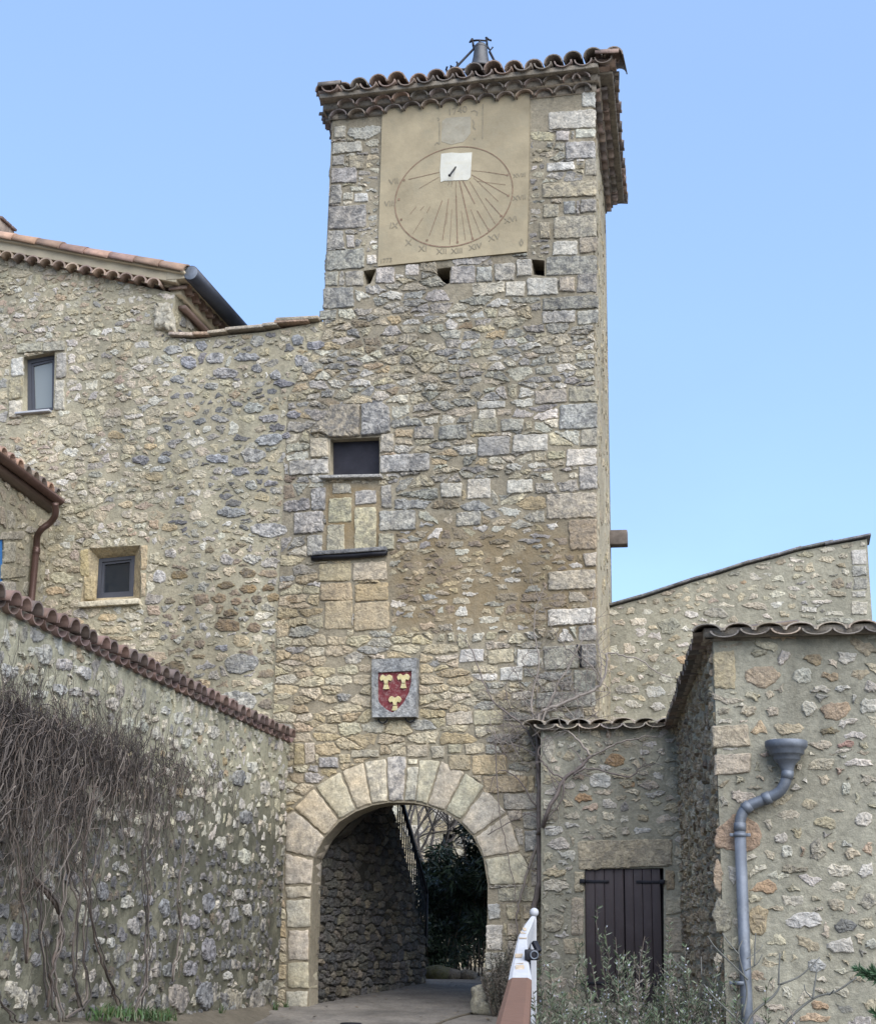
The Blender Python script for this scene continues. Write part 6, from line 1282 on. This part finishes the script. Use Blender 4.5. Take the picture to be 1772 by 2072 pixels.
for L_ in (((1990, 1160), (1860, 1010), (1760, 930), (1690, 890)), ((1950, 1100), (1840, 980), (1760, 900)), ((1950, 1010), (1830, 950), (1720, 920)), ((1990, 1250), (1860, 1150), (1765, 1080))):
    ps = smooth_path([at_y(*Z8(x, y), 8.2) for x, y in L_], 8); tube(ms, ps, .008, .003, 5, (.1, .08, .06, 0))
    for i in range(340):
        f = rg.random() * (len(ps) - 1.01); ii = int(f); p = ps[ii].lerp(ps[ii + 1], f - ii); t = (ps[ii + 1] - ps[ii]).normalized(); d_ = t * .9 + Vector((rg.gauss(0, .5), rg.gauss(0, .5), rg.gauss(0, .5))); leafq(mb, p, d_, rg.uniform(.03, .06), .007, rg.choice([(.02, .05, .02, 0), (.03, .075, .03, 0), (.045, .10, .045, 0)]))
ms.build('branch', MT['bark'], cf); mb.build('foliage', MT['needle'], cf, smooth=False)
def grass_tufts(nm, label, spots, cols, ht, n_=60, kind='stuff'):
    mb = MB(); rg = random.Random(len(spots) + 5)
    for (p, r, k) in spots:
        for i in range(k):
            a_ = rg.uniform(0, 6.28); q = p + Vector((math.cos(a_), math.sin(a_), 0)) * r * math.sqrt(rg.random()); d_ = Vector((rg.gauss(0, .35), rg.gauss(0, .35), 1)).normalized(); h = ht * rg.uniform(.4, 1.1); s_ = Vector((-d_.y, d_.x, .1)).normalized() * .006
            mb.add([q - s_, q + s_, q + d_ * h * .6 + s_ * .6, q + d_ * h + Vector((rg.gauss(0, .03), rg.gauss(0, .03), -.01)), q + d_ * h * .6 - s_ * .6], [(0, 1, 2, 3, 4)], rg.choice(cols))
    o = mb.build(nm, MT['leaf'], smooth=False); o['kind'] = kind; o['label'] = label; o['category'] = 'grass'; return o
GG = [(.035, .075, .02, 0), (.045, .09, .025, 0), (.028, .06, .018, 0), (.08, .09, .04, 0)]
sp = []
for zx, zy, r, k in ((600, 1795, .12, 70), (640, 1790, .10, 50), (780, 1800, .12, 90), (850, 1815, .12, 100), (910, 1815, .09, 40), (720, 1815, .1, 26), (545, 1815, .12, 30), (1210, 1775, .03, 16), (1500, 1758, .03, 16), (1560, 1745, .03, 12)):
    q = G.P(*Z7(zx, zy), .16); sp.append((q, r, k))
grass_tufts('grass', 'bright green grass tufts at the foot of the garden wall', sp, GG, .13)
# earth bank that carries the grass along the wall foot
mb = MB(); bank = [G.hit(*Z7(x, y), .05) for x, y in ((-900, 1850), (0, 1890), (420, 1850), (900, 1832), (1200, 1790), (1560, 1750))]; rws = []
for a, z in bank:
    for d, dz in ((-.1, .10), (.1, .02), (.25, -.02), (.45, -.12), (.75, -.45)): p = G.W(a, z + dz, d); rws.append(p + Vector((0, 0, .03 * noise.noise(p * 3))))
mb.add(rws, [(i * 5 + j, i * 5 + j + 1, (i + 1) * 5 + j + 1, (i + 1) * 5 + j) for i in range(len(bank) - 1) for j in range(4)])
o = mb.build('earth_bank', MT['ground']); o['kind'] = 'structure'; o['label'] = 'narrow earth bank along the foot of the garden wall'

mb = MB(); rg = random.Random(133)
for i in range(420):
    y = rg.uniform(14.5, 21.5); a, b_ = road_edges(y); t = rg.random() ** 2.2 * .9; x = a + t if rg.random() < .55 else b_ - t; p = Vector((x, y, gz(min(x, .7), y) + .012)); g = rg.uniform(0, 6.28); ln = rg.uniform(.02, .06)
    d_ = Vector((math.cos(g), math.sin(g), rg.uniform(-.1, .3))).normalized(); leafq(mb, p, d_, ln, ln * .55, rg.choice([(.12, .085, .05, 0), (.16, .115, .065, 0), (.08, .065, .045, 0), (.2, .18, .15, 0)]), nrm=Vector((0, 0, 1)))
o = mb.build('fallen_leaves', MT['leaf'], smooth=False); o['kind'] = 'stuff'; o['label'] = 'dry brown leaves scattered along both edges of the road'; o['category'] = 'leaves'
# ---- boulder planter by the right pier
pb = at_z(*Z6(1225, 1530), .0); pb.z = gz(0, pb.y); mb = MB(); rg = random.Random(130)
BPL = Plane(Vector((pb.x, pb.y, 0)), F.e); bp = [BPL.hit(*Z6(x, y)) for x, y in ((1150, 1530), (1310, 1532), (1330, 1440), (1300, 1380), (1220, 1362), (1165, 1372), (1148, 1440))]
bm = bmesh.new(); bmesh.ops.create_icosphere(bm, subdivisions=4, radius=1)
cxs = sum(p[0] for p in bp) / len(bp); cz = (min(p[1] for p in bp) + max(p[1] for p in bp)) / 2; hw = (max(p[0] for p in bp) - min(p[0] for p in bp)) / 2; hh = (max(p[1] for p in bp) - min(p[1] for p in bp)) / 2
for v in bm.verts:
    c = v.co; s4 = (abs(c.x) ** 5 + abs(c.y) ** 5 + abs(c.z) ** 5) ** (-.2); c *= s4; nn = .10 * noise.noise(c * 2.1) + .05 * noise.noise(c * 6); v.co = c * (1 + nn)
bm.verts.ensure_lookup_table(); mb.add([BPL.W(cxs + v.co.x * hw, cz + v.co.z * hh - .01, -.16 + v.co.y * .2) for v in bm.verts], [[v.index for v in f.verts] for f in bm.faces], (.40, .375, .29, .7)); bm.free()
tag(mb.build('boulder', MT['stone_clean'], base=pb), 'squared pale boulder at the road edge by the right arch pier', 'boulder')

# ---- beyond the arch: dark oleander mass, bare tree, mossy stone
def leaf_bush(nm, label, centre, rx, ry, rz, n_, cols, ln, w, seed, droop=-.3, stems=14, cat='bush'):
    rg = random.Random(seed); random.seed(seed); b_ = Vector((centre[0], centre[1], gz(*centre[:2]) - .05)); o = thing(nm, label, cat, b_); ml, ms = MB(), MB()
    cl = [(Vector((rg.gauss(0, .45) * rx, rg.gauss(0, .45) * ry, rg.uniform(.25, 1.0) * rz)), rg.uniform(.18, .42) * rx) for _ in range(26)]
    for i in range(n_):
        c, r = rg.choice(cl); d_ = Vector((rg.gauss(0, 1), rg.gauss(0, 1), rg.gauss(0, 1))).normalized(); p = b_ + c + d_ * r * rg.random() ** .4
        if p.z < b_.z + .15 * rz: continue
        leafq(ml, p, Vector((d_.x + rg.gauss(0, .4), d_.y + rg.gauss(0, .4), droop + rg.gauss(0, .6))), ln * rg.uniform(.6, 1.3), w * rg.uniform(.7, 1.3), rg.choice(cols))
    for i in range(stems):
        q = b_ + Vector((rg.gauss(0, .28) * rx, rg.gauss(0, .25) * ry, 0)); d_ = Vector((rg.gauss(0, .22), rg.gauss(0, .2), 1)).normalized(); ps = [q]
        for j in range(6): q = q + d_ * rz * .13; d_ = (d_ + Vector((rg.gauss(0, .1), rg.gauss(0, .1), 0))).normalized(); ps.append(q)
        tube(ms, ps, .014, .007, 5, rg.choice([(.16, .12, .09, 0), (.11, .09, .07, 0), (.21, .17, .12, 0)]))
    ml.build('foliage', MT['leaf'], o, smooth=False); ms.build('stems', MT['bark'], o); return o
LD = [(.028, .052, .026, 0), (.038, .07, .033, 0), (.02, .038, .022, 0), (.052, .088, .044, 0), (.03, .045, .034, 0)]
leaf_bush('oleander_bush', 'tall dark green oleander filling the far side of the archway', (1.0, 23.0, 0), .8, .7, 2.75, 11000, LD, .15, .026, 140)
leaf_bush('oleander_bush', 'lower dark evergreen bush behind the stair parapet end', (.3, 23.8, 0), .75, .6, 1.9, 7500, LD, .13, .024, 141)
leaf_bush('oleander_bush', 'brighter green evergreen against the right side of the archway', (1.5, 22.3, 0), .5, .5, 2.6, 5200, LD[:4] + [(.05, .09, .035, 0)], .14, .024, 142)
leaf_bush('low_thicket', 'low dark thicket closing the ground behind the oleander stems', (.9, 24.8, 0), 1.3, .5, 1.25, 9000, LD, .12, .024, 143, stems=6)
leaf_bush('low_thicket', 'small dark thicket at the end of the stair parapet', (.12, 22.4, 0), .35, .3, .8, 2600, LD, .09, .02, 144, stems=4)
bt_ = thing('bare_tree', 'leafless grey tree with crossing branches beyond the archway', 'tree', (.0, 26, gz(0, 26))); mb = MB(); mt = MB(); rg = random.Random(150)
def grow(p, d_, ln, r, lev, mb):
    pts = [p]; k = 5
    for j in range(k): p = p + d_ * ln / k; d_ = (d_ + Vector((rg.gauss(0, .12), rg.gauss(0, .12), rg.gauss(0, .1)))).normalized(); pts.append(p)
    tube(mb, pts, r, r * .6, 5 if lev < 3 else 3, (.13, .115, .105, 0), caps=False)
    if lev < 5:
        for _ in range(3 if lev < 3 else 2):
            a = rg.uniform(.35, .95); ax = Vector((rg.gauss(0, 1), rg.gauss(0, 1), rg.gauss(0, .6))).normalized(); grow(pts[rg.randrange(2, k + 1)], (d_ * math.cos(a) + ax * math.sin(a)).normalized(), ln * rg.uniform(.6, .85), r * .58, lev + 1, mb)
b0 = Vector((.0, 26, gz(0, 26))); tube(mt, [b0, b0 + Vector((.05, 0, .8)), b0 + Vector((.0, 0, 1.5))], .09, .06, 8, (.13, .115, .1, 0)); mt.build('trunk', MT['bark'], bt_)
for a in range(5): grow(b0 + Vector((0, 0, 1.1 + .1 * a)), Vector((rg.gauss(.25, .5), rg.gauss(0, .4), 1)).normalized(), 1.2, .042, 1, mb)
mb.build('branches', MT['bark'], bt_)
for lab, x, y, r in (('mossy green block at the foot of the oleander', 565, 1810, .17), ('rounded brown stone under the oleander stems', 700, 1840, .13), ('small grey stone at the far road edge', 860, 1850, .12)):
    mb = MB(); p = at_y(*ZF(x, y), 21.6); p.z = gz(p.x, p.y) + r * .35; bm = bmesh.new(); bmesh.ops.create_icosphere(bm, subdivisions=3, radius=1); bm.verts.ensure_lookup_table()
    mb.add([p + Vector((v.co.x * r * 1.3, v.co.y * r, v.co.z * r * .75)) * (1 + .22 * noise.noise(v.co * 1.7 + p)) for v in bm.verts], [[v.index for v in f.verts] for f in bm.faces], (.10, .10, .05, .5) if 'mossy' in lab else (.17, .15, .12, .5)); bm.free()
    tag(mb.build('stone', MT['stone'], base=p), lab, 'stone')
